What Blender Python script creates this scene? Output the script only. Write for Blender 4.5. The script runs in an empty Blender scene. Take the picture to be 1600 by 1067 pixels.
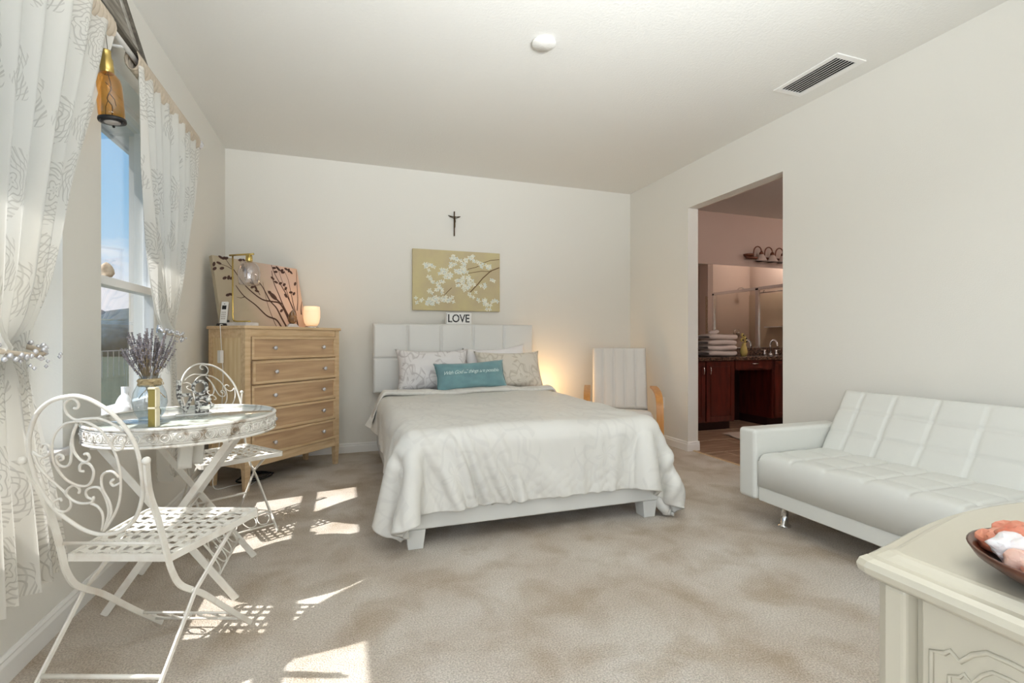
import bpy, bmesh, math, random
import numpy as np
from mathutils import Vector, Matrix, Euler, noise as mnoise
S = bpy.context.scene
R = math.radians
PI = math.pi
rnd = random.Random(7)

# ---------------------------------------------------------------- camera
cd = bpy.data.cameras.new('camera'); cam = bpy.data.objects.new('camera', cd)
S.collection.objects.link(cam); S.camera = cam
cam.location = (0, 0, 1.06); cam.rotation_euler = (R(90), 0, R(-19.0))
cd.sensor_width = 36; cd.lens = 36 * 754 / 1600; cd.clip_start = .02; cd.shift_y = -.001

# ---------------------------------------------------------------- world (sky with clouds low down)
W = bpy.data.worlds.new('world'); S.world = W; W.use_nodes = True
nt = W.node_tree; nt.nodes.clear()
def wn(t, **k):
    n = nt.nodes.new(t)
    for a, b in k.items(): setattr(n, a, b)
    return n
tc = wn('ShaderNodeTexCoord'); sep = wn('ShaderNodeSeparateXYZ'); nt.links.new(tc.outputs['Generated'], sep.inputs[0])
rp = wn('ShaderNodeValToRGB'); nt.links.new(sep.outputs[2], rp.inputs[0])
rp.color_ramp.elements[0].position = 0; rp.color_ramp.elements[0].color = (.62, .78, .90, 1)
rp.color_ramp.elements[1].position = .5; rp.color_ramp.elements[1].color = (.17, .42, .75, 1)
e = rp.color_ramp.elements.new(.22); e.color = (.30, .58, .83, 1)
ns = wn('ShaderNodeTexNoise'); ns.inputs['Scale'].default_value = 5; ns.inputs['Detail'].default_value = 6
mp = wn('ShaderNodeMapping'); mp.inputs['Scale'].default_value = (1, 1, 3.5)
nt.links.new(tc.outputs['Generated'], mp.inputs[0]); nt.links.new(mp.outputs[0], ns.inputs['Vector'])
# cloud bank: more cloud near the horizon
mr = wn('ShaderNodeMapRange'); nt.links.new(sep.outputs[2], mr.inputs[0])
for i, v in enumerate((0.05, .26, .42, -.35)): mr.inputs[i + 1].default_value = v
ad = wn('ShaderNodeMath', operation='ADD'); nt.links.new(ns.outputs[0], ad.inputs[0]); nt.links.new(mr.outputs[0], ad.inputs[1])
cr = wn('ShaderNodeValToRGB'); nt.links.new(ad.outputs[0], cr.inputs[0])
cr.color_ramp.elements[0].position = .5; cr.color_ramp.elements[1].position = .68
mx = wn('ShaderNodeMixRGB'); nt.links.new(cr.outputs[0], mx.inputs[0]); nt.links.new(rp.outputs[0], mx.inputs[1]); mx.inputs[2].default_value = (.86, .9, .94, 1)
bg = wn('ShaderNodeBackground'); bg.inputs[1].default_value = 1.3
nt.links.new(mx.outputs[0], bg.inputs[0])
wo = wn('ShaderNodeOutputWorld'); nt.links.new(bg.outputs[0], wo.inputs[0])

# ---------------------------------------------------------------- sun and added fill lights
def light(name, kind, loc, energy, color=(1, 1, 1), direction=None, **k):
    l = bpy.data.lights.new(name, kind); l.energy = energy; l.color = color
    for a, b in k.items(): setattr(l, a, b)
    o = bpy.data.objects.new(name, l); S.collection.objects.link(o); o.location = loc
    if direction is not None: o.rotation_euler = Vector(direction).to_track_quat('-Z', 'Y').to_euler()
    return o
SUN = Vector((1, .177, -1.53))
light('sun', 'SUN', (-5, 2, 8), 9.0, (1, .97, .92), SUN, angle=R(.55))
# added area lamps in assumed openings behind the camera, standing in for daylight
light('south_fill', 'AREA', (1.0, -2.42, 1.35), 30, (.92, .965, 1), (0, 1, -.12), shape='RECTANGLE', size=3.0, size_y=2.2)
light('west_fill', 'AREA', (-1.17, -.6, 1.45), 48, (.95, .975, 1), (1, .9, .1), shape='RECTANGLE', size=1.9, size_y=1.6)  # added fill, turned to brighten the right wall
for y_, w_ in ((1.625, 1.25), (3.025, .95)):
    light('window_portal', 'AREA', (-1.19, y_, 1.485), 1, (1, 1, 1), (1, 0, 0), shape='RECTANGLE', size=w_, size_y=1.65).data.cycles.is_portal = True
# added fill light behind the camera, aimed at the ceiling to brighten the room
light('bounce_fill', 'AREA', (.75, -.5, 1.6), 98, (.92, .965, 1), (.02, .86, 1), shape='RECTANGLE', size=1.2, size_y=1.0, spread=R(105))
light('bath_fill', 'POINT', (5.0, 2.5, 2.5), 34, (1, .84, .78), None, shadow_soft_size=.12)  # added light without a fixture, brightens the bathroom
light('shower_fill', 'POINT', (7.1, 3.7, 2.6), 26, (1, .86, .78), None, shadow_soft_size=.08)  # unseen added light that brightens the mirrored shower

S.view_settings.view_transform = 'Standard'; S.view_settings.look = 'None'
S.view_settings.gamma = 1; S.view_settings.use_curve_mapping = False
S.view_settings.exposure = -0.12
cy = S.cycles
cy.use_denoising = True; cy.max_bounces = 10; cy.diffuse_bounces = 6; cy.glossy_bounces = 4
cy.transmission_bounces = 8; cy.transparent_max_bounces = 12; cy.sample_clamp_indirect = 6
cy.caustics_reflective = False; cy.caustics_refractive = False

# ---------------------------------------------------------------- materials
def lin(c):
    if isinstance(c, str):
        c = [int(c[i:i + 2], 16) / 255 for i in (0, 2, 4)]
        c = [x / 12.92 if x < .04045 else ((x + .055) / 1.055) ** 2.4 for x in c]
    return (*c[:3], 1)
MATS = {}
def pbr(name, base, rough=.5, metal=0, c2=None, nscale=5, ndetail=4, stretch=(1, 1, 1), ramp=(.35, .65), bump=0, bscale=60, bdist=.002, bdetail=4, coat=0, sub=0, emis=None, estr=0, spec=.5, trans=0, ior=1.45, alpha=1, sheen=0):
    m = bpy.data.materials.new(name); m.use_nodes = True; t = m.node_tree; b = t.nodes['Principled BSDF']
    I = b.inputs; I['Base Color'].default_value = lin(base); I['Roughness'].default_value = rough; I['Metallic'].default_value = metal
    I['Coat Weight'].default_value = coat; I['Subsurface Weight'].default_value = sub; I['Specular IOR Level'].default_value = spec
    I['Transmission Weight'].default_value = trans; I['IOR'].default_value = ior; I['Alpha'].default_value = alpha
    if sheen: I['Sheen Weight'].default_value = sheen
    if sub: I['Subsurface Radius'].default_value = (.02, .01, .008)
    if emis: I['Emission Color'].default_value = lin(emis); I['Emission Strength'].default_value = estr
    tcn = t.nodes.new('ShaderNodeTexCoord')
    if c2 is not None:
        mpn = t.nodes.new('ShaderNodeMapping'); mpn.inputs['Scale'].default_value = stretch; t.links.new(tcn.outputs['Object'], mpn.inputs[0])
        n = t.nodes.new('ShaderNodeTexNoise'); n.inputs['Scale'].default_value = nscale; n.inputs['Detail'].default_value = ndetail
        t.links.new(mpn.outputs[0], n.inputs['Vector'])
        r = t.nodes.new('ShaderNodeValToRGB'); r.color_ramp.elements[0].position = ramp[0]; r.color_ramp.elements[1].position = ramp[1]
        r.color_ramp.elements[0].color = lin(base); r.color_ramp.elements[1].color = lin(c2)
        t.links.new(n.outputs[0], r.inputs[0]); t.links.new(r.outputs[0], I['Base Color'])
    if bump:
        n2 = t.nodes.new('ShaderNodeTexNoise'); n2.inputs['Scale'].default_value = bscale; n2.inputs['Detail'].default_value = bdetail
        t.links.new(tcn.outputs['Object'], n2.inputs['Vector'])
        bp = t.nodes.new('ShaderNodeBump'); bp.inputs['Strength'].default_value = bump; bp.inputs['Distance'].default_value = bdist
        t.links.new(n2.outputs[0], bp.inputs['Height']); t.links.new(bp.outputs[0], I['Normal'])
    MATS[name] = m; return m
M = MATS
pbr('wall', 'E2E0D9', .85, bump=.35, bscale=130, bdist=.002)
pbr('ceiling', 'E4E3DE', .9, bump=.5, bscale=70, bdist=.004)
pbr('trim', 'ECEBE8', .4)
pbr('carpet', 'E2DAD0', .97, c2='D6CBBE', nscale=2.6, ndetail=7, ramp=(.38, .62), bump=1, bscale=190, bdist=.010, bdetail=3, spec=.1)
def carpet_detail():
    m = M['carpet']; t = m.node_tree; b = t.nodes['Principled BSDF']; L = t.links.new
    src = b.inputs['Base Color'].links[0].from_socket; tcn = t.nodes.new('ShaderNodeTexCoord')
    def nz(scale, det, lo, hi, c0, c1, dist=0):
        n = t.nodes.new('ShaderNodeTexNoise'); n.inputs['Scale'].default_value = scale; n.inputs['Detail'].default_value = det; n.inputs['Distortion'].default_value = dist
        L(tcn.outputs['Object'], n.inputs['Vector']); r = t.nodes.new('ShaderNodeValToRGB'); r.color_ramp.elements[0].position = lo; r.color_ramp.elements[1].position = hi
        r.color_ramp.elements[0].color = (*c0, 1); r.color_ramp.elements[1].color = (*c1, 1); L(n.outputs[0], r.inputs[0]); return r.outputs[0]
    for q in ((170, 3, .36, .64, (.74, .72, .70), (1.1, 1.1, 1.1)), (4.2, 7, .46, .68, (1, 1, 1), (.78, .73, .66), .4), (1.3, 4, .40, .66, (1, 1, 1), (.90, .88, .85), .3)):
        mx = t.nodes.new('ShaderNodeMixRGB'); mx.blend_type = 'MULTIPLY'; mx.inputs[0].default_value = 1; L(src, mx.inputs[1]); L(nz(*q), mx.inputs[2]); src = mx.outputs[0]
    L(src, b.inputs['Base Color'])
carpet_detail()
pbr('tile', 'A58871', .45, c2='7C614D', nscale=3, stretch=(1, 9, 1), bump=.1, bscale=40)
pbr('bath_wall', 'CDBBB0', .8)
pbr('wood', 'DAC09A', .42, c2='C0A079', nscale=4, ndetail=5, stretch=(1.2, 8, 9), ramp=(.3, .72), coat=.15)
pbr('wood_drawer', 'CCAC87', .42, c2='A78868', nscale=2.6, ndetail=5, stretch=(.8, 6, 9), ramp=(.3, .7), coat=.15)
pbr('wood_side', 'E0CBA4', .42, c2='CDB083', nscale=4, ndetail=5, stretch=(9, 9, 1), ramp=(.3, .7), coat=.15)
pbr('white_leather', 'DBDBD7', .38, bump=.15, bscale=260, bdist=.001, coat=.1)
pbr('sofa_leather', 'D8D8D2', .36, bump=.12, bscale=240, bdist=.001, coat=.12)
pbr('chrome', 'D8D8D8', .12, 1)
pbr('brass', 'C9B06A', .25, 1)
pbr('iron', 'E3DFD6', .38, c2='CFC4B6', nscale=14, ramp=(.5, .8), bump=.2, bscale=60)
pbr('iron_worn', 'E6E2DA', .45, c2='8E7C66', nscale=22, ramp=(.52, .68), bump=.5, bscale=90, bdist=.003)
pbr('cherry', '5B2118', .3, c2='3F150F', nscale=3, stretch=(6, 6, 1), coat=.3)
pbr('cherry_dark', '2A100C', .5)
pbr('granite', '6E5546', .2, c2='2C221E', nscale=70, ramp=(.42, .58), coat=.3)
pbr('cream', 'B2AC9B', .28, coat=.25)
pbr('towel', 'D9CFC8', .95, bump=.6, bscale=300, bdist=.004)
pbr('pillow_white', 'E8E6E6', .8, bump=.2, bscale=40, bdist=.004)
pbr('teal', '6F979C', .75, c2='62868C', nscale=9, sheen=.5)
pbr('teal_trim', '3C6E75', .7, sheen=.3)
pbr('thread', 'C9DDDC', .5)
pbr('black', '1B1A1C', .45)
pbr('dark', '0C0B0B', .7)
pbr('plastic', 'E8E7E4', .35)
pbr('phone_grey', 'B9B2AD', .35)
pbr('poang', 'C98F4E', .4, c2='BC7F3F', nscale=3, stretch=(8, 8, 1), coat=.2)
pbr('cushion', 'DAD6D0', .9, bump=.2, bscale=200)
pbr('weathered', '9A9489', .8, c2='6F685E', nscale=6, stretch=(8, 1.2, 8), bump=.4, bscale=80)
pbr('weathered_dark', '6B6459', .8, c2='4A453D', nscale=6, stretch=(8, 1.2, 8), bump=.4)
pbr('weathered_light', 'B3AFA5', .8, c2='918C82', nscale=5, stretch=(8, 1.2, 8))
pbr('canvas_gold', 'C8BD90', .8, c2='BBAC8C', nscale=4, ndetail=5, ramp=(.35, .65), bump=.15, bscale=300)
pbr('petal', 'EDEBDD', .7, c2='D8D9C6', nscale=40)
pbr('petal_cool', 'D5DCD6', .7)
pbr('twig', '6A5236', .8)
pbr('branch', '4A332C', .8)
pbr('bronze', '4E3B22', .4, .7)
pbr('lavender', '6B6366', .9, c2='9A9499', nscale=60)
pbr('stem', '8C7B62', .9)
pbr('raffia', 'BCA883', .9, c2='9D8863', nscale=60, bump=.4)
pbr('gold_block', '85773E', .45, .2)
pbr('block_edge', 'E2D8BC', .5)
pbr('metal_letter', 'C9C7C0', .5, .1, c2='4E4A46', nscale=85, ramp=(.47, .53))
pbr('metal_plain', 'E0DED8', .3, .3)
pbr('bowl_wood', '5A3220', .35, c2='3C2014', nscale=8, coat=.3)
for n_, a_, b_ in (('salt_orange', 'A95A42', 'C28A70'), ('salt_pink', 'C98F7A', 'BC7459'), ('salt_pale', 'CDB0A3', 'C4907A'), ('salt_white', 'D6D3D3', 'C9C0BC')):
    pbr(n_, a_, .45, c2=b_, nscale=22, ramp=(.35, .65), sub=.35, bump=.4, bscale=70, bdist=.003)
pbr('stone', 'C9B9A4', .8, c2='A8937C', nscale=30, bump=.6, bscale=60, bdist=.006)
pbr('porcelain', 'EEF1F3', .15, coat=.5)
pbr('grass', '45503F', 1, c2='333D31', nscale=3)
pbr('tree_far', '56666C', 1, c2='3E4C4E', nscale=2)  # blue-grey distance haze is mixed into the tree colours
pbr('stucco', 'D9D4CC', .9)
pbr('soffit', 'C9CCD0', .8)
pbr('marble', 'E6E4E3', .3, c2='CFCBC9', nscale=9)
pbr('crystal_rock', '9A7550', .3, c2='6D5038', nscale=30, bump=.5)
pbr('bedskirt', 'C9CBD0', .8)
pbr('rug', 'CDBFB2', .95, bump=.5, bscale=300)
pbr('paper', 'E6E3DA', .8)
pbr('fitting', '7A5140', .3, .6)
pbr('shade_glass', 'D9C9BF', .4)
pbr('yellow_flower', 'C7B26A', .8)
pbr('shower_wall', 'C7B6A2', .35)
pbr('lamp_glow', 'F7E2C2', .5, emis='FFC27A', estr=5.0)
pbr('tea_glow', 'F6E6D0', .5, emis='FFD09A', estr=3.5)
pbr('tea_glow_low', 'F2E2CC', .5, emis='FFC890', estr=.75)
pbr('knob_glass', 'DCDCE0', .08, .5)

def glassy(name, tint=(1, 1, 1), amount=.10, rough=.01, weight_edge=.9, col=(1, 1, 1)):
    """thin clear glass: light goes straight through, with a fresnel reflection"""
    m = bpy.data.materials.new(name); m.use_nodes = True; t = m.node_tree; t.nodes.clear()
    tr = t.nodes.new('ShaderNodeBsdfTransparent'); tr.inputs[0].default_value = (*tint, 1)
    gl = t.nodes.new('ShaderNodeBsdfGlossy'); gl.inputs['Roughness'].default_value = rough; gl.inputs[0].default_value = (*col, 1)
    lw = t.nodes.new('ShaderNodeLayerWeight'); fr = t.nodes.new('ShaderNodeMath'); fr.operation = 'POWER'; fr.inputs[1].default_value = 4
    t.links.new(lw.outputs['Facing'], fr.inputs[0])
    mm = t.nodes.new('ShaderNodeMath'); mm.operation = 'MULTIPLY_ADD'; mm.inputs[1].default_value = weight_edge; mm.inputs[2].default_value = amount
    t.links.new(fr.outputs[0], mm.inputs[0])
    mi = t.nodes.new('ShaderNodeMixShader'); t.links.new(mm.outputs[0], mi.inputs[0]); t.links.new(tr.outputs[0], mi.inputs[1]); t.links.new(gl.outputs[0], mi.inputs[2])
    o = t.nodes.new('ShaderNodeOutputMaterial'); t.links.new(mi.outputs[0], o.inputs[0]); M[name] = m; return m
glassy('glass', (.97, .98, 1), 0.02)
glassy('glass_table', (.86, .91, .90), .10)
glassy('glass_vase', (.82, .88, .92), .10)
glassy('glass_amber', (1, .68, .30), .05)
glassy('glass_smoke', (.86, .84, .86), .16)
glassy('glass_shower', (.94, .93, .90), .05)
def mirror_mat():
    m = pbr('mirror', 'D9D6D2', .01, 1); return m
mirror_mat()

def damask(name, base, line, scale, cover=.34, dens=26, transl=0, strength=.8, rough=.8, sheer=0):
    """embroidered scroll motifs: rings and petals inside scattered patches, in the cloth's own UVs (metres)"""
    m = bpy.data.materials.new(name); m.use_nodes = True; t = m.node_tree; b = t.nodes['Principled BSDF']; L = t.links.new
    uv = t.nodes.new('ShaderNodeUVMap'); uv.uv_map = 'UVMap'
    def ma(op, a, b_=None, c=None):
        n = t.nodes.new('ShaderNodeMath'); n.operation = op
        for k, q in enumerate((a, b_, c)):
            if q is None: continue
            if isinstance(q, (int, float)): n.inputs[k].default_value = q
            else: L(q, n.inputs[k])
        return n.outputs[0]
    sc = t.nodes.new('ShaderNodeVectorMath'); sc.operation = 'MULTIPLY'; sc.inputs[1].default_value = (scale, scale * .72, scale); L(uv.outputs[0], sc.inputs[0])
    nz = t.nodes.new('ShaderNodeTexNoise'); nz.inputs['Scale'].default_value = 2.2; nz.inputs['Detail'].default_value = 1; L(sc.outputs[0], nz.inputs['Vector'])
    wv = t.nodes.new('ShaderNodeVectorMath'); wv.operation = 'MULTIPLY_ADD'; wv.inputs[1].default_value = (.16, .16, 0); L(nz.outputs['Color'], wv.inputs[0]); L(sc.outputs[0], wv.inputs[2])
    v = t.nodes.new('ShaderNodeTexVoronoi'); v.voronoi_dimensions = '2D'; v.inputs['Scale'].default_value = 1; v.inputs['Randomness'].default_value = .45; L(wv.outputs[0], v.inputs['Vector'])
    df = t.nodes.new('ShaderNodeVectorMath'); df.operation = 'SUBTRACT'; L(wv.outputs[0], df.inputs[0]); L(v.outputs['Position'], df.inputs[1])
    se = t.nodes.new('ShaderNodeSeparateXYZ'); L(df.outputs[0], se.inputs[0])
    th = ma('ARCTAN2', se.outputs[1], se.outputs[0]); r = v.outputs['Distance']
    pet = ma('SINE', ma('MULTIPLY_ADD', th, 5, ma('MULTIPLY', r, 9)))          # swirling petals
    edge = ma('MULTIPLY_ADD', pet, .05, cover)
    mask = ma('LESS_THAN', r, edge)
    ring = ma('SINE', ma('MULTIPLY_ADD', r, dens, ma('MULTIPLY', pet, 2.2)))
    fine = ma('SINE', ma('MULTIPLY_ADD', th, 14, ma('MULTIPLY', r, -dens * .8)))
    mr_ = t.nodes.new('ShaderNodeMapRange'); mr_.inputs[1].default_value = .6; mr_.inputs[2].default_value = .85; L(ring, mr_.inputs[0])
    mr2 = t.nodes.new('ShaderNodeMapRange'); mr2.inputs[1].default_value = .55; mr2.inputs[2].default_value = .95; mr2.inputs[4].default_value = .7; L(fine, mr2.inputs[0])
    fa = t.nodes.new('ShaderNodeMath'); fa.operation = 'MULTIPLY'; L(ma('MAXIMUM', mr_.outputs[0], ma('MULTIPLY', mr2.outputs[0], ma('GREATER_THAN', r, cover * .45))), fa.inputs[0]); L(mask, fa.inputs[1])
    fs = t.nodes.new('ShaderNodeMath'); fs.operation = 'MULTIPLY'; fs.inputs[1].default_value = strength; L(fa.outputs[0], fs.inputs[0])
    mc = t.nodes.new('ShaderNodeMixRGB'); mc.inputs[1].default_value = lin(base); mc.inputs[2].default_value = lin(line); L(fs.outputs[0], mc.inputs[0])
    L(mc.outputs[0], b.inputs['Base Color']); b.inputs['Roughness'].default_value = rough; b.inputs['Specular IOR Level'].default_value = .25
    out = t.nodes['Material Output']
    if transl:
        tl = t.nodes.new('ShaderNodeBsdfTranslucent'); L(mc.outputs[0], tl.inputs[0])
        mi = t.nodes.new('ShaderNodeMixShader'); mi.inputs[0].default_value = transl; L(b.outputs[0], mi.inputs[1]); L(tl.outputs[0], mi.inputs[2])
        L(mi.outputs[0], out.inputs[0])
    M[name] = m; return m
damask('curtain', 'EAE7E0', '8C857A', 4.4, .37, 88, transl=.38, strength=.38)
damask('duvet', 'DAD8D2', 'CCCAC5', 2.1, .46, 34, strength=.45, rough=.45)
damask('sham', 'E2E0E0', 'BEBABA', 3.4, .52, 22, strength=.8)
damask('sham_tan', 'D8D2C6', 'BFB7A8', 3.4, .52, 22, strength=.8)
pbr('header', 'B9AC9A', .85)

# pictures: the ground of the bird canvas runs from grey to salmon
def bird_ground():
    m = pbr('bird_ground', 'D8A98C', .8); t = m.node_tree; b = t.nodes['Principled BSDF']; L = t.links.new
    tcn = t.nodes.new('ShaderNodeTexCoord'); se = t.nodes.new('ShaderNodeSeparateXYZ'); L(tcn.outputs['Object'], se.inputs[0])
    n = t.nodes.new('ShaderNodeTexNoise'); n.inputs['Scale'].default_value = 4; L(tcn.outputs['Object'], n.inputs['Vector'])
    a = t.nodes.new('ShaderNodeMath'); a.operation = 'MULTIPLY_ADD'; a.inputs[1].default_value = .45; L(n.outputs[0], a.inputs[0]); L(se.outputs[0], a.inputs[2])
    r = t.nodes.new('ShaderNodeValToRGB'); L(a.outputs[0], r.inputs[0]); el = r.color_ramp.elements
    el[0].position = .02; el[0].color = lin('B0A48E'); el[1].position = .95; el[1].color = lin('E0A67C')
    for p, c in ((.25, 'BCA999'), (.4, 'CDB4A8'), (.6, 'E0B99F')):
        x = el.new(p); x.color = lin(c)
    L(r.outputs[0], b.inputs['Base Color'])
bird_ground()

# ---------------------------------------------------------------- mesh builder
class MB:
    def __init__(s): s.v = []; s.f = []; s.mi = []; s.uv = []; s.m = 0; s.M = Matrix(); s.sm = []; s.smooth = False
    def add(s, vs, fs, uvs=None):
        n = len(s.v); s.v += [tuple(s.M @ Vector(p)) for p in vs]
        for k, f in enumerate(fs):
            s.f.append([n + i for i in f]); s.mi.append(s.m); s.sm.append(s.smooth); s.uv.append(uvs[k] if uvs else None)
        return s
    def box(s, x0, x1, y0, y1, z0, z1):
        return s.add([(x0, y0, z0), (x1, y0, z0), (x1, y1, z0), (x0, y1, z0), (x0, y0, z1), (x1, y0, z1), (x1, y1, z1), (x0, y1, z1)],
                     [(3, 2, 1, 0), (4, 5, 6, 7), (0, 1, 5, 4), (1, 2, 6, 5), (2, 3, 7, 6), (3, 0, 4, 7)])
    def cbox(s, c, d): return s.box(c[0] - d[0] / 2, c[0] + d[0] / 2, c[1] - d[1] / 2, c[1] + d[1] / 2, c[2] - d[2] / 2, c[2] + d[2] / 2)
    def prism(s, poly, z0, z1, top=None):
        n = len(poly); top = top or poly
        vs = [(x, y, z0) for x, y in poly] + [(x, y, z1) for x, y in top]
        return s.add(vs, [tuple(range(n))[::-1], tuple(range(n, 2 * n))] + [(i, (i + 1) % n, n + (i + 1) % n, n + i) for i in range(n)])
    def sweep(s, pts, prof, closed=False, up=None, smooth=True, caps=True, scale=None):
        pts = [Vector(p) for p in pts]; n = len(pts); k = len(prof); vs = []; prev = None
        for i, p in enumerate(pts):
            if closed: d = pts[(i + 1) % n] - pts[i - 1]
            else: d = pts[min(i + 1, n - 1)] - pts[max(i - 1, 0)]
            d = d.normalized() if d.length > 1e-9 else Vector((0, 0, 1))
            if up is not None: a = Vector(up).cross(d)
            elif prev is None: a = d.orthogonal()
            else: a = prev - d * prev.dot(d)
            a = a.normalized() if a.length > 1e-6 else d.orthogonal().normalized()
            prev = a; b = d.cross(a); q = scale[i] if scale else 1
            vs += [tuple(p + a * x * q + b * y * q) for x, y in prof]
        fs = []
        for i in range(n if closed else n - 1):
            j = (i + 1) % n
            for c in range(k):
                e_ = (c + 1) % k; fs.append((i * k + c, i * k + e_, j * k + e_, j * k + c))
        if not closed and caps: fs += [tuple(range(k))[::-1], tuple(range((n - 1) * k, n * k))]
        o = s.smooth; s.smooth = smooth; s.add(vs, fs); s.smooth = o; return s
    def tube(s, pts, r, n=8, closed=False, scale=None):
        return s.sweep(pts, [(r * math.cos(2 * PI * i / n), r * math.sin(2 * PI * i / n)) for i in range(n)], closed, scale=scale)
    def bar(s, pts, w, h, up=(0, 0, 1), closed=False):
        return s.sweep(pts, [(-w / 2, -h / 2), (w / 2, -h / 2), (w / 2, h / 2), (-w / 2, h / 2)], closed, up=up, smooth=False)
    def lathe(s, prof, n=32, c=(0, 0, 0), a0=0):
        vs = []; fs = []; k = len(prof)
        for i in range(n):
            a = 2 * PI * i / n + a0
            vs += [(c[0] + r * math.cos(a), c[1] + r * math.sin(a), c[2] + z) for r, z in prof]
        for i in range(n):
            j = (i + 1) % n
            for q in range(k - 1): fs.append((i * k + q, j * k + q, j * k + q + 1, i * k + q + 1))
        if prof[0][0] > 1e-5: fs.append(tuple(i * k for i in range(n))[::-1])
        if prof[-1][0] > 1e-5: fs.append(tuple(i * k + k - 1 for i in range(n)))
        o = s.smooth; s.smooth = True; s.add(vs, fs); s.smooth = o; return s
    def grid(s, fn, nu, nv, closed_u=False, uvf=None):
        vs = [tuple(fn(i / nu, j / nv)) for j in range(nv + 1) for i in range(nu + 1)]
        fs = []; uvs = []
        for j in range(nv):
            for i in range(nu):
                a = j * (nu + 1) + i; fs.append((a, a + 1, a + nu + 2, a + nu + 1))
                if uvf: uvs.append([uvf(i / nu, j / nv), uvf((i + 1) / nu, j / nv), uvf((i + 1) / nu, (j + 1) / nv), uvf(i / nu, (j + 1) / nv)])
        o = s.smooth; s.smooth = True; s.add(vs, fs, uvs if uvf else None); s.smooth = o; return s
    def ball(s, c, r, n=12, sc=(1, 1, 1)):
        k = n // 2
        return s.lathe_at(c, [(max(r * math.sin(PI * i / k), 0), -r * math.cos(PI * i / k)) for i in range(k + 1)], n, sc)
    def lathe_at(s, c, prof, n, sc):
        o = s.M; s.M = o @ Matrix.Translation(c) @ Matrix.Diagonal((*sc, 1)); s.lathe(prof, n); s.M = o; return s
    def ribbon(s, pts, w, taper=None, off=.0012):
        """flat painted stroke in the local xz plane, facing -y"""
        n = len(pts); vs = []
        for i, (x, z) in enumerate(pts):
            a = pts[max(i - 1, 0)]; b = pts[min(i + 1, n - 1)]; dx, dz = b[0] - a[0], b[1] - a[1]; l = math.hypot(dx, dz) or 1
            q = w / 2 * (taper[i] if taper else 1); nx, nz = -dz / l * q, dx / l * q
            vs += [(x + nx, -off, z + nz), (x - nx, -off, z - nz)]
        return s.add(vs, [(2 * i, 2 * i + 1, 2 * i + 3, 2 * i + 2) for i in range(n - 1)])
    def blob2(s, cx, cz, rx, rz, ang=0, off=.0014, n=8):
        ca, sa = math.cos(ang), math.sin(ang)
        vs = [(cx + rx * math.cos(t) * ca - rz * math.sin(t) * sa, -off, cz + rx * math.cos(t) * sa + rz * math.sin(t) * ca) for t in [2 * PI * i / n for i in range(n)]]
        return s.add(vs, [tuple(range(n))])
    def build(s, name, mats, parent=None, bevel=0, seg=2, angle=40, fixn=True):
        me = bpy.data.meshes.new(name); me.from_pydata(s.v, [], s.f)
        for m in (mats if isinstance(mats, (list, tuple)) else [mats]): me.materials.append(M[m])
        me.polygons.foreach_set('material_index', s.mi); me.polygons.foreach_set('use_smooth', s.sm)
        if any(u is not None for u in s.uv):
            l = me.uv_layers.new(name='UVMap'); d = []
            for f, u in zip(s.f, s.uv): d += [c for q in (u or [(0, 0)] * len(f)) for c in q]
            l.data.foreach_set('uv', d)
        if fixn:
            bm = bmesh.new(); bm.from_mesh(me); bmesh.ops.recalc_face_normals(bm, faces=bm.faces); bm.to_mesh(me); bm.free()
        o = bpy.data.objects.new(name, me); S.collection.objects.link(o)
        if parent is not None: o.parent = parent
        if bevel:
            b = o.modifiers.new('bevel', 'BEVEL'); b.width = bevel; b.segments = seg; b.limit_method = 'ANGLE'; b.angle_limit = R(angle)
            b.harden_normals = False
        return o
def tag(o, label, cat, group=None, kind=None):
    o['label'] = label; o['category'] = cat
    if group: o['group'] = group
    if kind: o['kind'] = kind
    return o
def empty(name, loc, label, cat, rz=0, group=None):
    o = bpy.data.objects.new(name, None); S.collection.objects.link(o); o.location = loc; o.rotation_euler = (0, 0, rz)
    o.empty_display_size = .05
    return tag(o, label, cat, group)
def struct(o): o['kind'] = 'structure'; return o
def copy_tree(o, parent=None):
    c = o.copy(); S.collection.objects.link(c); c.parent = parent
    for ch in [x for x in S.objects if x.parent == o]: copy_tree(ch, c)
    return c
def interp(x, xs, ys): return float(np.interp(x, xs, ys))
def smooth_pts(P, n=6, closed=False):
    P = [Vector(p) for p in P]; N = len(P); out = []
    for i in range(N if closed else N - 1):
        g = lambda k: P[k % N] if closed else P[min(max(k, 0), N - 1)]
        a, b, c, d = g(i - 1), g(i), g(i + 1), g(i + 2)
        for j in range(n):
            t = j / n; out.append(.5 * ((2 * b) + (c - a) * t + (2 * a - 5 * b + 4 * c - d) * t * t + (3 * b - a - 3 * c + d) * t ** 3))
    if not closed: out.append(P[-1])
    return out

# ================================================================ the setting
XL, XR, YB, YS, H = -1.0, 3.10, 4.815, -2.6, 2.743
OUT = XL - .21
WIN = [(1.0, 2.25), (2.55, 3.50)]; SILL, HEAD = .66, 2.31
struct(MB().box(OUT, XR + .055, YS - .1, YB + .1, -.05, 0).build('floor', 'carpet'))
struct(MB().box(OUT, XR + 5, YS - .1, 5.3, H, H + .1).build('ceiling', 'ceiling'))
struct(MB().box(OUT, XR, YB, YB + .12, 0, H).build('wall_back', 'wall'))
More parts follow.
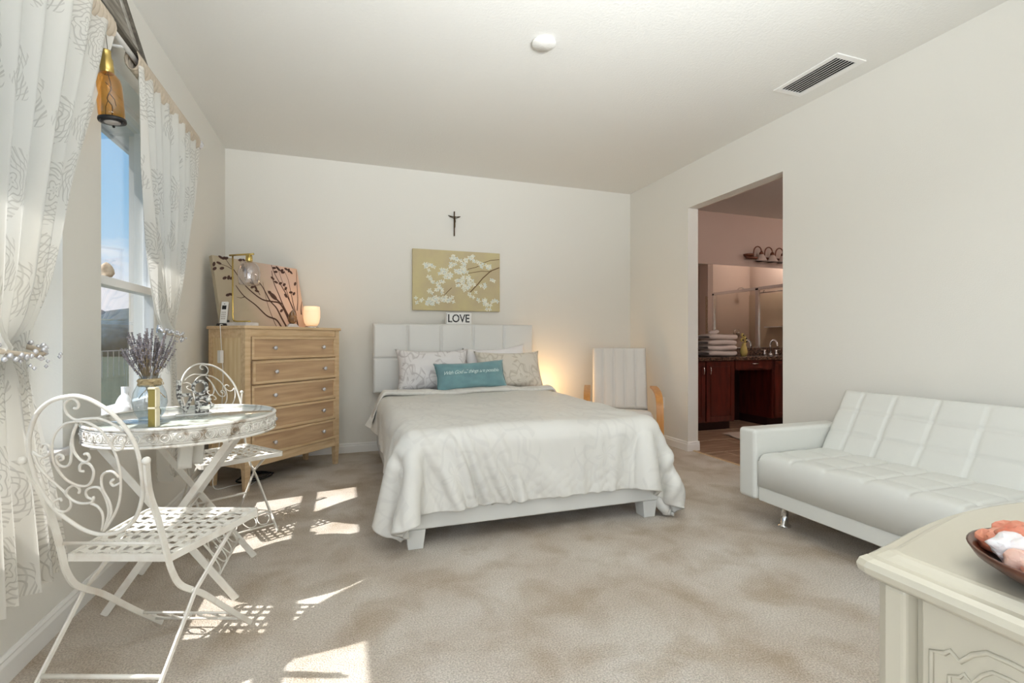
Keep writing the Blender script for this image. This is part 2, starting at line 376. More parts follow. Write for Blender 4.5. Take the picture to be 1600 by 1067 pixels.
# left wall with openings: two windows in view, one more behind the camera
w = MB(); ops = [(-1.6, .4)] + WIN; y = YS
for a, b in ops:
    w.box(OUT, XL, y, a, 0, H); w.box(OUT, XL, a, b, 0, SILL - .03); w.box(OUT, XL, a, b, HEAD, H); y = b
w.box(OUT, XL, y, YB, 0, H)
struct(w.build('wall_left', 'wall'))
OY0, OY1, OH, WT = 2.762, 3.823, 2.33, .115
w = MB(); w.box(XR, XR + WT, YS, OY0, 0, H); w.box(XR, XR + WT, OY1, YB + .12, 0, H); w.box(XR, XR + WT, OY0, OY1, OH, H)
struct(w.build('wall_right', 'wall'))
w = MB(); w.box(OUT, -.6, YS - .12, YS, 0, H); w.box(2.6, XR, YS - .12, YS, 0, H); w.box(-.6, 2.6, YS - .12, YS, 2.5, H)
struct(w.build('wall_south', 'wall'))
w = MB(); w.box(-.6, -.52, YS - .1, YS - .04, 0, 2.5); w.box(2.52, 2.6, YS - .1, YS - .04, 0, 2.5); w.box(.96, 1.04, YS - .1, YS - .04, 0, 2.5); w.box(-.6, 2.6, YS - .1, YS - .04, 2.42, 2.5)
struct(w.build('door_1', 'trim'))
def baseboard(name, y0, y1, along='y', x=0, sgn=1, ends=None):
    m = MB(); prof = [(0, 0), (.014, 0), (.014, .062), (.009, .074), (.011, .08), (.005, .09), (0, .09)]
    if along == 'y': m.add([(x + sgn * a, y0, b) for a, b in prof] + [(x + sgn * a, y1, b) for a, b in prof], [tuple(range(7)), tuple(range(7, 14))] + [(i, (i + 1) % 7, 7 + (i + 1) % 7, 7 + i) for i in range(7)])
    else: m.add([(y0, x + sgn * a, b) for a, b in prof] + [(y1, x + sgn * a, b) for a, b in prof], [tuple(range(7)), tuple(range(7, 14))] + [(i, (i + 1) % 7, 7 + (i + 1) % 7, 7 + i) for i in range(7)])
    return struct(m.build(name, 'trim'))
baseboard('baseboard_left', YS, YB, 'y', XL, 1)
baseboard('baseboard_back', XL, XR, 'x', YB, -1)
baseboard('baseboard_right', OY1 - .012, YB, 'y', XR, -1)
baseboard('baseboard_near', YS, OY0 + .012, 'y', XR, -1)
baseboard('baseboard_jamb', XR - .012, XR + WT + .012, 'x', OY1, -1)
baseboard('baseboard_jamb_near', XR - .012, XR + WT + .012, 'x', OY0, 1)
# windows
for i, (a, b) in enumerate(WIN + [(-1.6, .4)]):
    fx0, fx1 = XL - .155, XL - .10
    m = MB(); f = .035
    m.box(fx0, fx1, a, a + f, SILL, HEAD); m.box(fx0, fx1, b - f, b, SILL, HEAD); m.box(fx0, fx1, a, b, SILL, SILL + f); m.box(fx0, fx1, a, b, HEAD - f, HEAD)
    win = struct(m.build('window_%d' % (i + 1), 'trim', bevel=.003))
    m = MB(); m.box(fx0 + .008, fx1 + .022, a + f, b - f, 1.325, 1.367); m.build('meeting_rail', 'trim', win, bevel=.003)
    m = MB(); m.box(fx0 + .015, fx1 + .012, a + f, a + f + .03, SILL + f, 1.33); m.box(fx0 + .015, fx1 + .012, b - f - .03, b - f, SILL + f, 1.33); m.box(fx0 + .015, fx1 + .012, a + f + .03, b - f - .03, SILL + f, SILL + f + .035)
    m.build('lower_sash', 'trim', win, bevel=.003)
    m = MB(); m.box(fx0 + .02, fx0 + .025, a + f, b - f, 1.36, HEAD - f); m.build('glass_pane', 'glass', win)
    m = MB(); m.box(fx1 - .012, fx1 - .007, a + f, b - f, SILL + f, 1.33); m.build('glass_pane', 'glass', win)
    m = MB(); m.prism([(XL - .10, a + .001), (XL + .0008, a + .001), (XL + .0008, a - .03), (XL + .022, a - .03), (XL + .022, b + .03), (XL + .0008, b + .03), (XL + .0008, b - .001), (XL - .10, b - .001)], SILL - .029, SILL + .0005)
    m.build('sill', 'marble', win, bevel=.004)
# outside: eave, porch column, lawn, far trees
struct(MB().box(-1.51, OUT, YS, 6.5, 2.46, 2.52).box(-1.53, -1.50, YS, 6.5, 2.44, 2.66).build('trim_eave', 'soffit'))
struct(MB().box(-1.405, OUT - .002, 3.98, 4.3, -.2, 2.46).build('trim_pilaster', 'stucco'))
g = MB().box(-90, OUT - .3, -60, 120, -.5, -.4).build('ground', 'grass'); g['kind'] = 'structure'
m = MB(); 
for k in range(26):
    m.ball((-48 + k * 2.4, 60 + rnd.uniform(-4, 4), 1.0), rnd.uniform(3.4, 4.8), 12, (1.3, 1.4, .95))
t_ = m.build('tree_line', 'tree_far'); tag(t_, 'dark line of trees far outside the window', 'trees', kind='stuff')
m = MB(); m.box(-9.02, -8.98, -8, 30, .62, .66); 
for k in range(70): m.box(-9.01, -8.99, -8 + k * .5, -7.98 + k * .5, -.4, .64)
tag(m.build('garden_fence', 'phone_grey'), 'low thin grey fence on the lawn outside the window', 'fence')

# bathroom beyond the opening
bx0, bx1, by0, by1 = XR + WT, 7.55, 1.3, 5.12
struct(MB().box(XR + .055, bx1, by0, by1, -.05, -.002).build('floor_bathroom', 'tile'))
m = MB()
for i in range(9): m.box(bx0 - .06, bx1, by0 + .1 + i * .46, by0 + .106 + i * .46, -.002, .0)
for i in range(8):
    for j in range(9): m.box(bx0 + .2 + i * .9 + (j % 2) * .42, bx0 + .206 + i * .9 + (j % 2) * .42, by0 + .1 + j * .46, by0 + .56 + j * .46, -.002, .0)
struct(m.build('trim_grout', 'stone'))
struct(MB().box(XR + .045, XR + .07, OY0, OY1, -.002, .006).build('trim_threshold', 'wood'))
struct(MB().box(bx0 - .2, bx1 + .1, by1, by1 + .1, 0, H).build('wall_bathroom_back', 'bath_wall'))
struct(MB().box(bx1, bx1 + .1, by0, by1, 0, H).build('wall_bathroom_right', 'bath_wall'))
struct(MB().box(bx0, bx1, by0 - .1, by0, 0, H).build('wall_bathroom_south', 'bath_wall'))
struct(MB().box(6.65, bx1, 2.6, 2.74, 0, H).build('wall_bathroom_stub', 'bath_wall'))
struct(MB().box(bx0, bx0 + .012, by0, OY0 - .01, 0, H).box(bx0, bx0 + .012, OY1 + .01, by1, 0, H).box(bx0, bx0 + .012, OY0 - .01, OY1 + .01, OH, H).build('wall_bathroom_left', 'bath_wall'))
m = MB(); m.box(7.50, bx1 - .001, 1.55, 2.35, 0, 2.03); dr = struct(m.build('door_2', 'stone'))
MB().box(7.485, 7.50, 1.64, 2.26, .2, 1.0).box(7.485, 7.50, 1.64, 2.26, 1.1, 1.9).build('door_panel', 'bath_wall', dr, bevel=.004)
m = MB(); m.box(6.65, bx1, 4.64, by1, 0, H); struct(m.build('wall_bathroom_corner', 'bath_wall'))

# ---------------------------------------------------------------- bathroom contents
V = empty('vanity_cabinet', (0, 0, 0), 'dark cherry vanity cabinet with an open knee space in the bathroom', 'cabinet')
VY = 4.56
m = MB(); m.box(3.25, 4.375, VY + .02, by1 - .003, .10, .825); m.box(4.96, 6.2, VY + .02, by1 - .003, .10, .825); m.box(4.375, 4.96, VY + .03, VY + .05, .70, .825)
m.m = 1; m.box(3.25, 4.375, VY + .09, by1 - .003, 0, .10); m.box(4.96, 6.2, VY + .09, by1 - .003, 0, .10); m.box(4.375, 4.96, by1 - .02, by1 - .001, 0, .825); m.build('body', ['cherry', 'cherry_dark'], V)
def vdoor(x0, x1, hx):
    m = MB(); m.box(x0, x1, VY, VY + .02, .115, .812); m.box(x0 + .06, x1 - .06, VY - .004, VY, .175, .752)
    fr = .055
    m.box(x0, x0 + fr, VY - .006, VY, .115, .812); m.box(x1 - fr, x1, VY - .006, VY, .115, .812); m.box(x0 + fr, x1 - fr, VY - .006, VY, .115, .115 + fr); m.box(x0 + fr, x1 - fr, VY - .006, VY, .757, .812)
    d = m.build('door', 'cherry', V, bevel=.002)
    h = MB(); h.tube([(hx, VY - .006, .66), (hx, VY - .03, .675), (hx, VY - .036, .71), (hx, VY - .03, .745), (hx, VY - .006, .76)], .006); h.build('handle', 'chrome', d)
vdoor(3.53, 3.935, 3.90); vdoor(3.955, 4.36, 3.995); vdoor(4.99, 5.38, 5.35); vdoor(5.40, 5.8, 5.44)
m = MB(); pr = [(4.38, .83), (4.38, .72)] + [(4.38 + .57 * t, .70 + .028 * math.sin(PI * t)) for t in [i / 10 for i in range(1, 10)]] + [(4.95, .72), (4.95, .83)]
m.add([(x, VY, z) for x, z in pr] + [(x, VY + .02, z) for x, z in pr], [tuple(range(len(pr))), tuple(range(len(pr), 2 * len(pr)))] + [(i, (i + 1) % len(pr), len(pr) + (i + 1) % len(pr), len(pr) + i) for i in range(len(pr))])
d = m.build('drawer', 'cherry', V); MB().tube([(4.62, VY, .782), (4.625, VY - .03, .782), (4.70, VY - .03, .782), (4.705, VY, .782)], .006).build('handle', 'chrome', d)
m = MB(); m.box(3.23, 6.22, VY - .025, by1 - .001, .825, .865); m.box(3.23, 6.22, by1 - .025, by1 - .001, .865, .965)
tag(m.build('countertop', 'granite', bevel=.004), 'speckled brown granite countertop with backsplash on the vanity', 'countertop')
m = MB(); m.box(3.23, 6.3, by1 - .007, by1 - .001, .966, 2.056); o = m.build('wall_mirror', 'mirror')
tag(o, 'wide frameless mirror on the wall above the vanity counter', 'mirror')
for i, fx in enumerate((5.34,)):
    F = empty('faucet', (fx, 4.95, .865), 'arched chrome faucet standing on the granite counter before the mirror', 'faucet')
    MB().lathe([(.026, 0), (.026, .01), (.015, .03)], 16).tube([(0, 0, .02), (0, 0, .12)] + [(0, -.055 + .055 * math.cos(a), .13 + .07 * math.sin(a)) for a in [PI * k / 8 for k in range(9)]] + [(0, -.11, .10)], .011).build('spout', 'chrome', F)
    for s in (-1, 1): MB().lathe([(.024, 0), (.022, .02), (.014, .05), (.018, .07), (0, .075)], 12, (s * .10, 0, 0)).bar([(s * .10, 0, .065), (s * .16, -.01, .075)], .012, .008).build('tap', 'chrome', F)
for k in range(4):
    lab = ('lowest', 'second from the bottom', 'second from the top', 'topmost')[k]
    def tw(u, v, k=k):
        a = 2 * PI * u; q = .034; x = .20 * math.cos(PI * (v - .5)) ** .15 if 0 < v < 1 else .0
        cx = math.copysign(abs(math.cos(a)) ** .5, math.cos(a)) * .135; cz = math.copysign(abs(math.sin(a)) ** .6, math.sin(a)) * q
        e_ = min(1, (min(v, 1 - v) / .08)) ** .4 if 0 < v < 1 else 0.02
        return ((v - .5) * .43, cx * (.75 + .25 * e_), .036 + cz * (.35 + .65 * e_) + .004 * math.sin(7 * v + k * 2))
    m = MB(); m.grid(tw, 28, 16); o = m.build('folded_towel', 'towel'); o.location = (4.325 + rnd.uniform(-.01, .01), 4.80, .866 + k * .0665); o.rotation_euler = (0, 0, rnd.uniform(-.05, .05))
    tag(o, 'white folded bath towel on the counter, ' + lab + ' of its stack', 'towel', 'folded towels on the vanity counter')
o = tag(MB().ball((0, 0, 0), .05, 10, (1.4, .8, .5)).ball((.05, 0, .01), .03, 8, (1, 1, .7)).build('washcloth', 'towel'), 'small rolled washcloth lying on top of the towel stack', 'towel'); o.location = (4.26, 4.79, 1.16)
F = empty('flower_vase', (4.665, 4.72, .8655), 'small yellow vase with dark centred blooms beside the towels', 'vase')
MB().lathe([(.03, 0), (.045, .05), (.036, .1), (.022, .14), (.026, .16), (.02, .16), (.016, .1)], 16).build('vase', 'yellow_flower', F)
m = MB(); 
for k in range(5):
    a = k * 2.4; p = (.025 * math.cos(a), .02 * math.sin(a), .18 + .02 * k)
    m.m = 0; m.ball(p, .026, 8, (1, .6, 1)); m.m = 1; m.ball((p[0], p[1] - .018, p[2]), .011, 6)
m.build('bloom', ['yellow_flower', 'black'], F)
F = empty('vanity_light', (0, 0, 0), 'bronze wall light with three arched arms and bell shades above the mirror', 'wall light')
MB().lathe_at((5.12, by1 - .02, 2.20), [(.001, -.02), (.05, -.018), (.07, 0), (.075, .02)], 20, (1, 1, 1)).build('back_plate', 'fitting', F).rotation_euler = (0, 0, 0)
MB().tube([(5.05, by1 - .05, 2.17), (5.68, by1 - .05, 2.17)], .018).build('bar', 'fitting', F)
for x in (5.24, 5.43, 5.62):
    a_ = MB(); a_.tube([(x - .07, by1 - .05, 2.17)] + [(x - .07 + .055 * (1 - math.cos(t)), by1 - .06 - .02 * math.sin(t / 2), 2.26 + .06 * math.sin(t)) for t in [PI * q / 8 for q in range(9)]] + [(x + .04, by1 - .08, 2.245)], .008)
    a_.lathe([(.03, 0), (.026, .03), (.01, .05)], 12, (x + .04, by1 - .08, 2.21)); arm = a_.build('arm', 'fitting', F)
    MB().lathe([(.075, 0), (.06, .025), (.04, .07), (.026, .095), (.02, .095), (.034, .07), (.055, .025), (.07, 0)], 16, (x + .04, by1 - .08, 2.125)).build('bell_shade', 'shade_glass', arm)
# shower, seen in the mirror
F = empty('shower_enclosure', (6.65, 2.74, 0), 'chrome framed glass shower enclosure seen in the bathroom mirror', 'shower')
m = MB(); q = .022
for a, b, c, d in ((0, 1.9, .10, .14), (0, 1.9, 1.92, 1.97), (0, .045, .1, 1.95), (1.03, 1.09, .1, 1.95), (1.855, 1.9, .1, 1.95)): m.box(-q, q, a, b, c, d)
m.build('frame', 'chrome', F); MB().box(-.05, .05, 0, 1.9, 0, .10).build('curb', 'shower_wall', F)
MB().box(-.003, .003, .04, 1.035, .14, 1.92).build('glass_panel', 'glass_shower', F); MB().box(-.003, .003, 1.09, 1.86, .14, 1.92).build('glass_door', 'glass_shower', F)
MB().tube([(-.05, 1.15, 1.86), (-.05, 1.82, 1.86)], .009).tube([(-.05, 1.2, 1.86), (0, 1.2, 1.9)], .007).build('towel_bar', 'chrome', F)
m = MB()
m.box(bx1 - .02, bx1 - .001, 2.74, 4.64, 0, 1.95)
for k in range(12): m.box(bx1 - .024, bx1 - .019, 2.74, 4.64, .15 * k + .14, .15 * k + .145)
struct(m.build('trim_shower_surround', 'shower_wall'))
o = tag(MB().box(-.1, 0, 0, .35, 0, .02).build('shower_shelf', 'porcelain'), 'white corner shelf inside the shower seen in the mirror', 'shelf'); o.location = (bx1 - .025, 3.2, 1.3)
F = empty('shower_sprayer', (7.2, 2.74, 2.02), 'chrome shower head on a bent arm seen in the bathroom mirror', 'shower head')
MB().tube([(0, 0, 0), (0, .08, .05), (0, .16, .05), (0, .2, .02)], .01).build('arm', 'chrome', F); MB().lathe([(.055, 0), (.05, .02), (.015, .05)], 16, (0, .21, -.03)).build('head', 'chrome', F)
o = tag(MB().ball((0, 0, 0), .085, 16, (1, .3, 1)).ball((0, .05, 0), .03, 8).build('shower_valve', 'chrome'), 'round chrome shower valve seen in the mirror behind the towels', 'valve'); o.location = (7.2, 2.76, 1.2)
m = MB(); m.grid(lambda u, v: (4.0 + 1.0 * u + .03 * math.sin(9 * v), 3.78 + .6 * v + .02 * math.sin(7 * u), .012 + .002 * math.sin(20 * u)), 16, 10); m.grid(lambda u, v: (4.0 + 1.0 * u + .03 * math.sin(9 * v), 3.78 + .6 * v + .02 * math.sin(7 * u), .001), 16, 10)
tag(m.build('bath_rug', 'rug'), 'pale shaggy bath rug lying on the tile before the vanity', 'rug')

# ---------------------------------------------------------------- bed
B = empty('bed', (0, 0, 0), 'double bed with white leather frame and tall square panelled headboard', 'bed')
BX0, BX1, BY0, BY1 = .27, 1.79, 2.46, 4.64
m = MB(); m.box(BX0, BX1, BY0, BY0 + .06, .10, .27); m.build('footboard', 'white_leather', B, bevel=.012, seg=3)
for x in (BX0, BX1 - .05): MB().box(x, x + .05, BY0 + .06, BY1 - .04, .10, .27).build('side_rail', 'white_leather', B, bevel=.012, seg=3)
for x, y in ((BX0 + .015, BY0 + .004), (BX1 - .115, BY0 + .004), (BX0 + .015, BY1 - .14), (BX1 - .115, BY1 - .14)):
    MB().prism([(x + .012, y + .008), (x + .088, y + .008), (x + .088, y + .09), (x + .012, y + .09)], 0, .10, [(x, y), (x + .10, y), (x + .10, y + .10), (x, y + .10)]).build('leg', 'white_leather', B, bevel=.003)
def slab(W_, L_, T_, nx, ny, seam=.010, depth=.02, rad=.03, res=.012, puff=.006, sx=None, sy=None):
    """padded slab: top face quilted into nx by ny pads, rounded rim; local x,y in plane, z up"""
    xs = sx or [W_ * i / nx for i in range(1, nx)]; ys = sy or [L_ * i / ny for i in range(1, ny)]
    ex = [0] + xs + [W_]; ey = [0] + ys + [L_]
    def f(u, v):
        x, y = u * W_, v * L_
        d = min(x, y, W_ - x, L_ - y); z = T_
        if d < rad: z -= rad - math.sqrt(max(rad * rad - (rad - d) ** 2, 0))
        for s in xs: z -= depth * math.exp(-((x - s) / seam) ** 2) * min(1, d / rad + .3)
        for s in ys: z -= depth * math.exp(-((y - s) / seam) ** 2) * min(1, d / rad + .3)
        for i in range(len(ex) - 1):
            if ex[i] <= x <= ex[i + 1]: a = (x - ex[i]) / (ex[i + 1] - ex[i])
        for i in range(len(ey) - 1):
            if ey[i] <= y <= ey[i + 1]: b = (y - ey[i]) / (ey[i + 1] - ey[i])
        z += puff * (16 * a * (1 - a) * b * (1 - b)) ** .5
        return (x, y, z)
    nu, nv = max(int(W_ / res), 8), max(int(L_ / res), 8)
    m = MB(); m.grid(f, nu, nv)
    m.smooth = True
    # side walls and bottom
    rim = [(i / nu, 0) for i in range(nu)] + [(1, j / nv) for j in range(nv)] + [(1 - i / nu, 1) for i in range(nu)] + [(0, 1 - j / nv) for j in range(nv)]
    top = [f(u, v) for u, v in rim]; n = len(top)
    m.add(top + [(x, y, 0) for x, y, z in top], [(i, (i + 1) % n, n + (i + 1) % n, n + i) for i in range(n)] + [tuple(range(n, 2 * n))])
    return m
def weld(o, d=.0004):
    bm = bmesh.new(); bm.from_mesh(o.data); bmesh.ops.remove_doubles(bm, verts=bm.verts, dist=d); bmesh.ops.recalc_face_normals(bm, faces=bm.faces); bm.to_mesh(o.data); bm.free()
m = slab(1.585, .65, .075, 5, 2, depth=.022, seam=.007, rad=.022, puff=.004, res=.009)
hb = m.build('headboard', 'white_leather', B); weld(hb)
hb.rotation_euler = (R(90), 0, 0); hb.location = (.237, 4.70, .570)   # face towards -y
MB().box(.30, .37, 4.66, 4.70, 0, .60).build('headboard_post', 'white_leather', B); MB().box(1.69, 1.76, 4.66, 4.70, 0, .60).build('headboard_post', 'white_leather', B)
m = MB(); m.box(BX0 + .055, BX1 - .055, BY0 + .065, BY1 - .04, .20, .56)
o = m.build('mattress', 'bedskirt', None, bevel=.05, seg=4); tag(o, 'thick pale mattress lying on the bed under the comforter', 'mattress')

def drape():
    """a comforter laid over the bed and let fall (position based cloth)"""
    nx, ny = 92, 84
    A = np.array; rs = np.random.RandomState(3)
    c00, c10, c01, c11 = A([-.13, 2.12]), A([2.25, 2.12]), A([.04, 4.20]), A([2.16, 4.20])
    U, Vv = np.meshgrid(np.linspace(0, 1, nx), np.linspace(0, 1, ny), indexing='ij')
    P2 = (c00 * (1 - U[..., None]) + c10 * U[..., None]) * (1 - Vv[..., None]) + (c01 * (1 - U[..., None]) + c11 * U[..., None]) * Vv[..., None]
    # rounded foot corners
    for cu, sg in ((0, 1), (1, -1)):
        du = np.abs(U - cu) / .16; dv_ = Vv / .17; inb = (du < 1) & (dv_ < 1); rr = np.sqrt((1 - du) ** 2 + (1 - dv_) ** 2); mm = np.maximum(1 - du, 1 - dv_); k_ = np.where(inb & (rr > 0), mm / np.maximum(rr, 1e-6), 1)
        k_ = 1 - (1 - k_) * .8
        cx = cu + sg * .16; cyv = .17
        U2 = np.where(inb, cx + (U - cx) * k_, U); V2 = np.where(inb, cyv + (Vv - cyv) * k_, Vv)
        P2 = np.where(inb[..., None], (c00 * (1 - U2[..., None]) + c10 * U2[..., None]) * (1 - V2[..., None]) + (c01 * (1 - U2[..., None]) + c11 * U2[..., None]) * V2[..., None], P2)
    P = np.dstack([P2, np.full((nx, ny), .66)])
    rest = P.copy()
    P[..., 2] += .01 * rs.rand(nx, ny)
    slack = 1 + .05 * np.clip(1 - Vv * 2.2, 0, 1)
    def batch(di, dj, off):
        i0 = np.arange(nx - di); j0 = np.arange(max(0, -dj), ny - max(0, dj)); I, J = np.meshgrid(i0, j0, indexing='ij')
        out = []
        for par in range(2 * max(di, abs(dj))) if max(di, abs(dj)) > 1 else range(2):
            k = (I // max(di, 1)) % 2 if di else (J // max(dj, 1)) % 2
            sel = k == (par % 2)
            if par > 1: break
            a = (I[sel], J[sel]); b = (a[0] + di, a[1] + dj)
            l = np.linalg.norm(rest[a] - rest[b], axis=1)
            if di and not dj: l = l * slack[a]
            out.append((a, b, l, off))
        return out
    cons = batch(1, 0, 1) + batch(0, 1, 1) + batch(1, 1, .5) + batch(1, -1, .5) + batch(2, 0, .22) + batch(0, 2, .22)
    prev = P.copy(); dt = 1 / 60
    lo, hi = A([BX0 - .0, BY0 - .0, -.2]), A([BX1 + .0, BY1, .575]); ctr = (lo + hi) / 2; half = (hi - lo) / 2; Rd = .075
    for it in range(170):
        v = (P - prev) * .965; prev = P.copy(); P = P + v; P[..., 2] -= 9.8 * dt * dt * .25
        for sub in range(16):
            for a, b, l, k in cons:
                d = P[b] - P[a]; L = np.sqrt((d * d).sum(1)) + 1e-9; c = (d * ((L - l) / L * .5 * k)[:, None])
                P[a] += c; P[b] -= c
        q = P - ctr; s = np.sign(q); w_ = np.abs(q) - (half - Rd); mxw = np.maximum(w_, 0); L = np.sqrt((mxw * mxw).sum(-1)) + 1e-9
        inside_core = (w_ <= 0).all(-1); dist = np.where(inside_core, w_.max(-1), L) - Rd; th = .016
        hit = dist < th
        nrm = mxw / L[..., None] * s
        ax = w_.argmax(-1); core = np.zeros_like(P); core[np.arange(nx)[:, None], np.arange(ny)[None], ax] = 1; core *= s
        nrm = np.where(inside_core[..., None], core, nrm)
        P = np.where(hit[..., None], P + nrm * (th - dist)[..., None], P)
        dv = P - prev; P = np.where(hit[..., None], prev + dv - .55 * (dv - nrm * (dv * nrm).sum(-1)[..., None]), P)
        P[:, -3:, :2] = P[:, -3:, :2] * .3 + prev[:, -3:, :2] * .7
        P[..., 2] = np.maximum(P[..., 2], .02)
    return P, U, Vv
P, U_, V_ = drape()
def up_sample(P, k):
    def one(Q, n):   # along the first axis
        a = np.linspace(0, Q.shape[0] - 1, (Q.shape[0] - 1) * n + 1); i0 = np.minimum(a.astype(int), Q.shape[0] - 2); f = (a - i0).reshape((-1,) + (1,) * (Q.ndim - 1))
        g = lambda i: Q[np.clip(i, 0, Q.shape[0] - 1)]
        p0, p1, p2, p3 = g(i0 - 1), g(i0), g(i0 + 1), g(i0 + 2)
        return .5 * (2 * p1 + (p2 - p0) * f + (2 * p0 - 5 * p1 + 4 * p2 - p3) * f ** 2 + (3 * p1 - p0 - 3 * p2 + p3) * f ** 3)
    return one(one(P, k).swapaxes(0, 1), k).swapaxes(0, 1)
P = up_sample(P, 3); nx, ny = P.shape[:2]
dx = np.gradient(P, axis=0); dy = np.gradient(P, axis=1); Nn = np.cross(dx, dy); Nn /= np.linalg.norm(Nn, axis=-1, keepdims=True) + 1e-9
for i in range(nx):
    u = i / (nx - 1)
    for j in range(ny):
        v = j / (ny - 1); x, y, z = P[i, j]
        drop = min(1, max(0, (.60 - z) / .40)); fr = 1 if y < 2.52 else .6
        lean = 16 * (.75 - u) * v * min(1, max(0, min(u, 1 - u) - .12) / .12); q = mnoise.noise(Vector((u * 5, v * 3, .3)))
        ph_ = 2 * PI * (u * 18 + lean + 1.5 * q + .35 * mnoise.noise(Vector((u * 14, v * 6, 4)))); f_ = math.sin(ph_); amp_ = .55 + .9 * mnoise.noise(Vector((u * 8 + lean * .5, v * 4, 7.7)))
        b = mnoise.noise(Vector((u * 55 + lean * 4, v * 2.2, 5.1)))
        ridge = (f_ if f_ > 0 else .35 * f_) * .046 * max(.15, amp_) + (1 - 2 * abs(b)) * .005
        if z < .59 and (y > 2.56 or x < BX0 - .03 or x > BX1 + .03):
            k_ = min(1, max((y - 2.56) / .12, (max(BX0 - x, x - BX1) - .03) / .05)); sd_ = math.sin(2 * PI * (v * 8 + 1.3 * mnoise.noise(Vector((u * 3, v * 5, 1.1))) + (.2 if u > .5 else 0)))
            ridge = ridge * (1 - k_) + k_ * 1.6 * (sd_ if sd_ > 0 else .4 * sd_) * .020 * (.8 + .8 * mnoise.noise(Vector((u * 3, v * 7, 3))))
        topw = (mnoise.noise(Vector((x * 3.2, y * 4.5, 2))) * .012 + (1 - 2 * abs(mnoise.noise(Vector((x * 6 + y * 3, y * 5 - x * 2, 9))))) * .004)
        d = ridge * (drop ** .75) * fr + topw * (1 - drop)
        P[i, j] += Nn[i, j] * (d if Nn[i, j][2] > -.4 else d)
P[..., 2] = np.maximum(P[..., 2], .02)
m = MB(); vs = [tuple(P[i, j]) for j in range(ny) for i in range(nx)]; fs = []; uvs = []
for j in range(ny - 1):
    for i in range(nx - 1):
        a = j * nx + i; fs.append((a, a + 1, a + nx + 1, a + nx)); uvs.append([(2.4 * (i + p) / nx, 2.2 * (j + q) / ny) for p, q in ((0, 0), (1, 0), (1, 1), (0, 1))])
m.smooth = True; m.add(vs, fs, uvs); duv = m.build('comforter', 'duvet', fixn=False)
so = duv.modifiers.new('t', 'SOLIDIFY'); so.thickness = .022; so.offset = 0
tag(duv, 'white paisley comforter draped over the bed and hanging past the frame', 'comforter')
# turned-down head edge of the comforter: a soft puckered roll
m = MB()
def roll(u, v):
    a = 2 * PI * v; x = .20 + 1.72 * u; sag = .28 * max(0, (.30 - x) / .12) ** 1.5 if x < .30 else (.25 * max(0, (x - 1.8) / .14) ** 1.5)
    k = 1 + .12 * math.sin(29 * u + 3 * v) + .10 * math.sin(47 * u + 1)
    return (x, 4.14 + .085 * math.cos(a) * k - .02 * math.sin(5 * u), .618 + .026 * math.sin(a) * k - sag + .006 * math.sin(13 * u))
m.grid(roll, 110, 14, uvf=lambda u, v: (u * 2, v * .3)); m.build('turned_edge', 'duvet', duv)

def pillow(name, W_, H_, T_, loc, rot, mat, label, cat='pillow', flange=0, pinch=.12, group=None, sag=0, hump=0):
    m = MB(); nu, nv = 36, 26
    for s in (-1, 1):
        def f(u, v, s=s):
            a, b = 2 * u - 1, 2 * v - 1
            e_ = max(0, (1 - abs(a) ** 2.6)) ** .5 * max(0, (1 - abs(b) ** 2.6)) ** .5
            px = a * W_ / 2 * (1 - pinch * (1 - abs(a)) * 0 - pinch * (1 - b * b) * abs(a) ** 3 * .5); pz = b * H_ / 2 * (1 - pinch * (1 - a * a) * abs(b) ** 3) + sag * a * a * 0
            wr = .006 * mnoise.noise(Vector((a * 3 + loc[0] * 9, b * 3, s * 2.0))) * e_ * 3
            return (px, s * (T_ / 2 * e_ + wr * (e_ > 0)), pz)
        m.grid(f, nu, nv, uvf=lambda u, v: (u * W_ + s * 3, v * H_))
    o = m.build(name, mat); weld(o, .0006); o.location = loc; o.rotation_euler = rot
    tag(o, label, cat, group)
    return o
p1 = pillow('pillow', .68, .43, .23, (.76, 4.43, .78), (R(-20), 0, R(-2)), 'sham', 'white scroll patterned pillow left of the teal cushion', pinch=.2)
p2 = pillow('pillow', .68, .43, .23, (1.50, 4.42, .76), (R(-24), 0, R(2)), 'sham_tan', 'beige scroll patterned pillow right of the teal cushion', pinch=.2)
p3 = pillow('pillow', .64, .42, .14, (1.40, 4.54, .80), (R(-12), R(-4), 0), 'pillow_white', 'plain white pillow behind the beige patterned pillow', pinch=.18)
p4 = pillow('throw_pillow', .66, .27, .13, (1.06, 4.20, .745), (R(-22), R(-2.5), R(3)), 'teal', 'oblong teal velvet cushion with white script lettering', 'cushion', pinch=.16)
def pil_surf(x, z, T_=.13, W_=.66, H_=.27):
    a, b = max(-1, min(1, x / W_ * 2)), max(-1, min(1, z / H_ * 2))
    return -(T_ / 2 * max(0, 1 - abs(a) ** 2.6) ** .55 * max(0, 1 - abs(b) ** 2.6) ** .55) - .006
edge = []
for k in range(80):
    t = 2 * PI * k / 80; a = math.copysign(abs(math.cos(t)) ** .25, math.cos(t)); b = math.copysign(abs(math.sin(t)) ** .25, math.sin(t))
    edge.append((a * .33 * (1 - .08 * (1 - b * b) * abs(a) ** 3), 0, b * .135 * (1 - .16 * (1 - a * a) * abs(b) ** 3)))
MB().tube(edge, .0045, 6, closed=True).build('piping', 'teal_trim', p4)

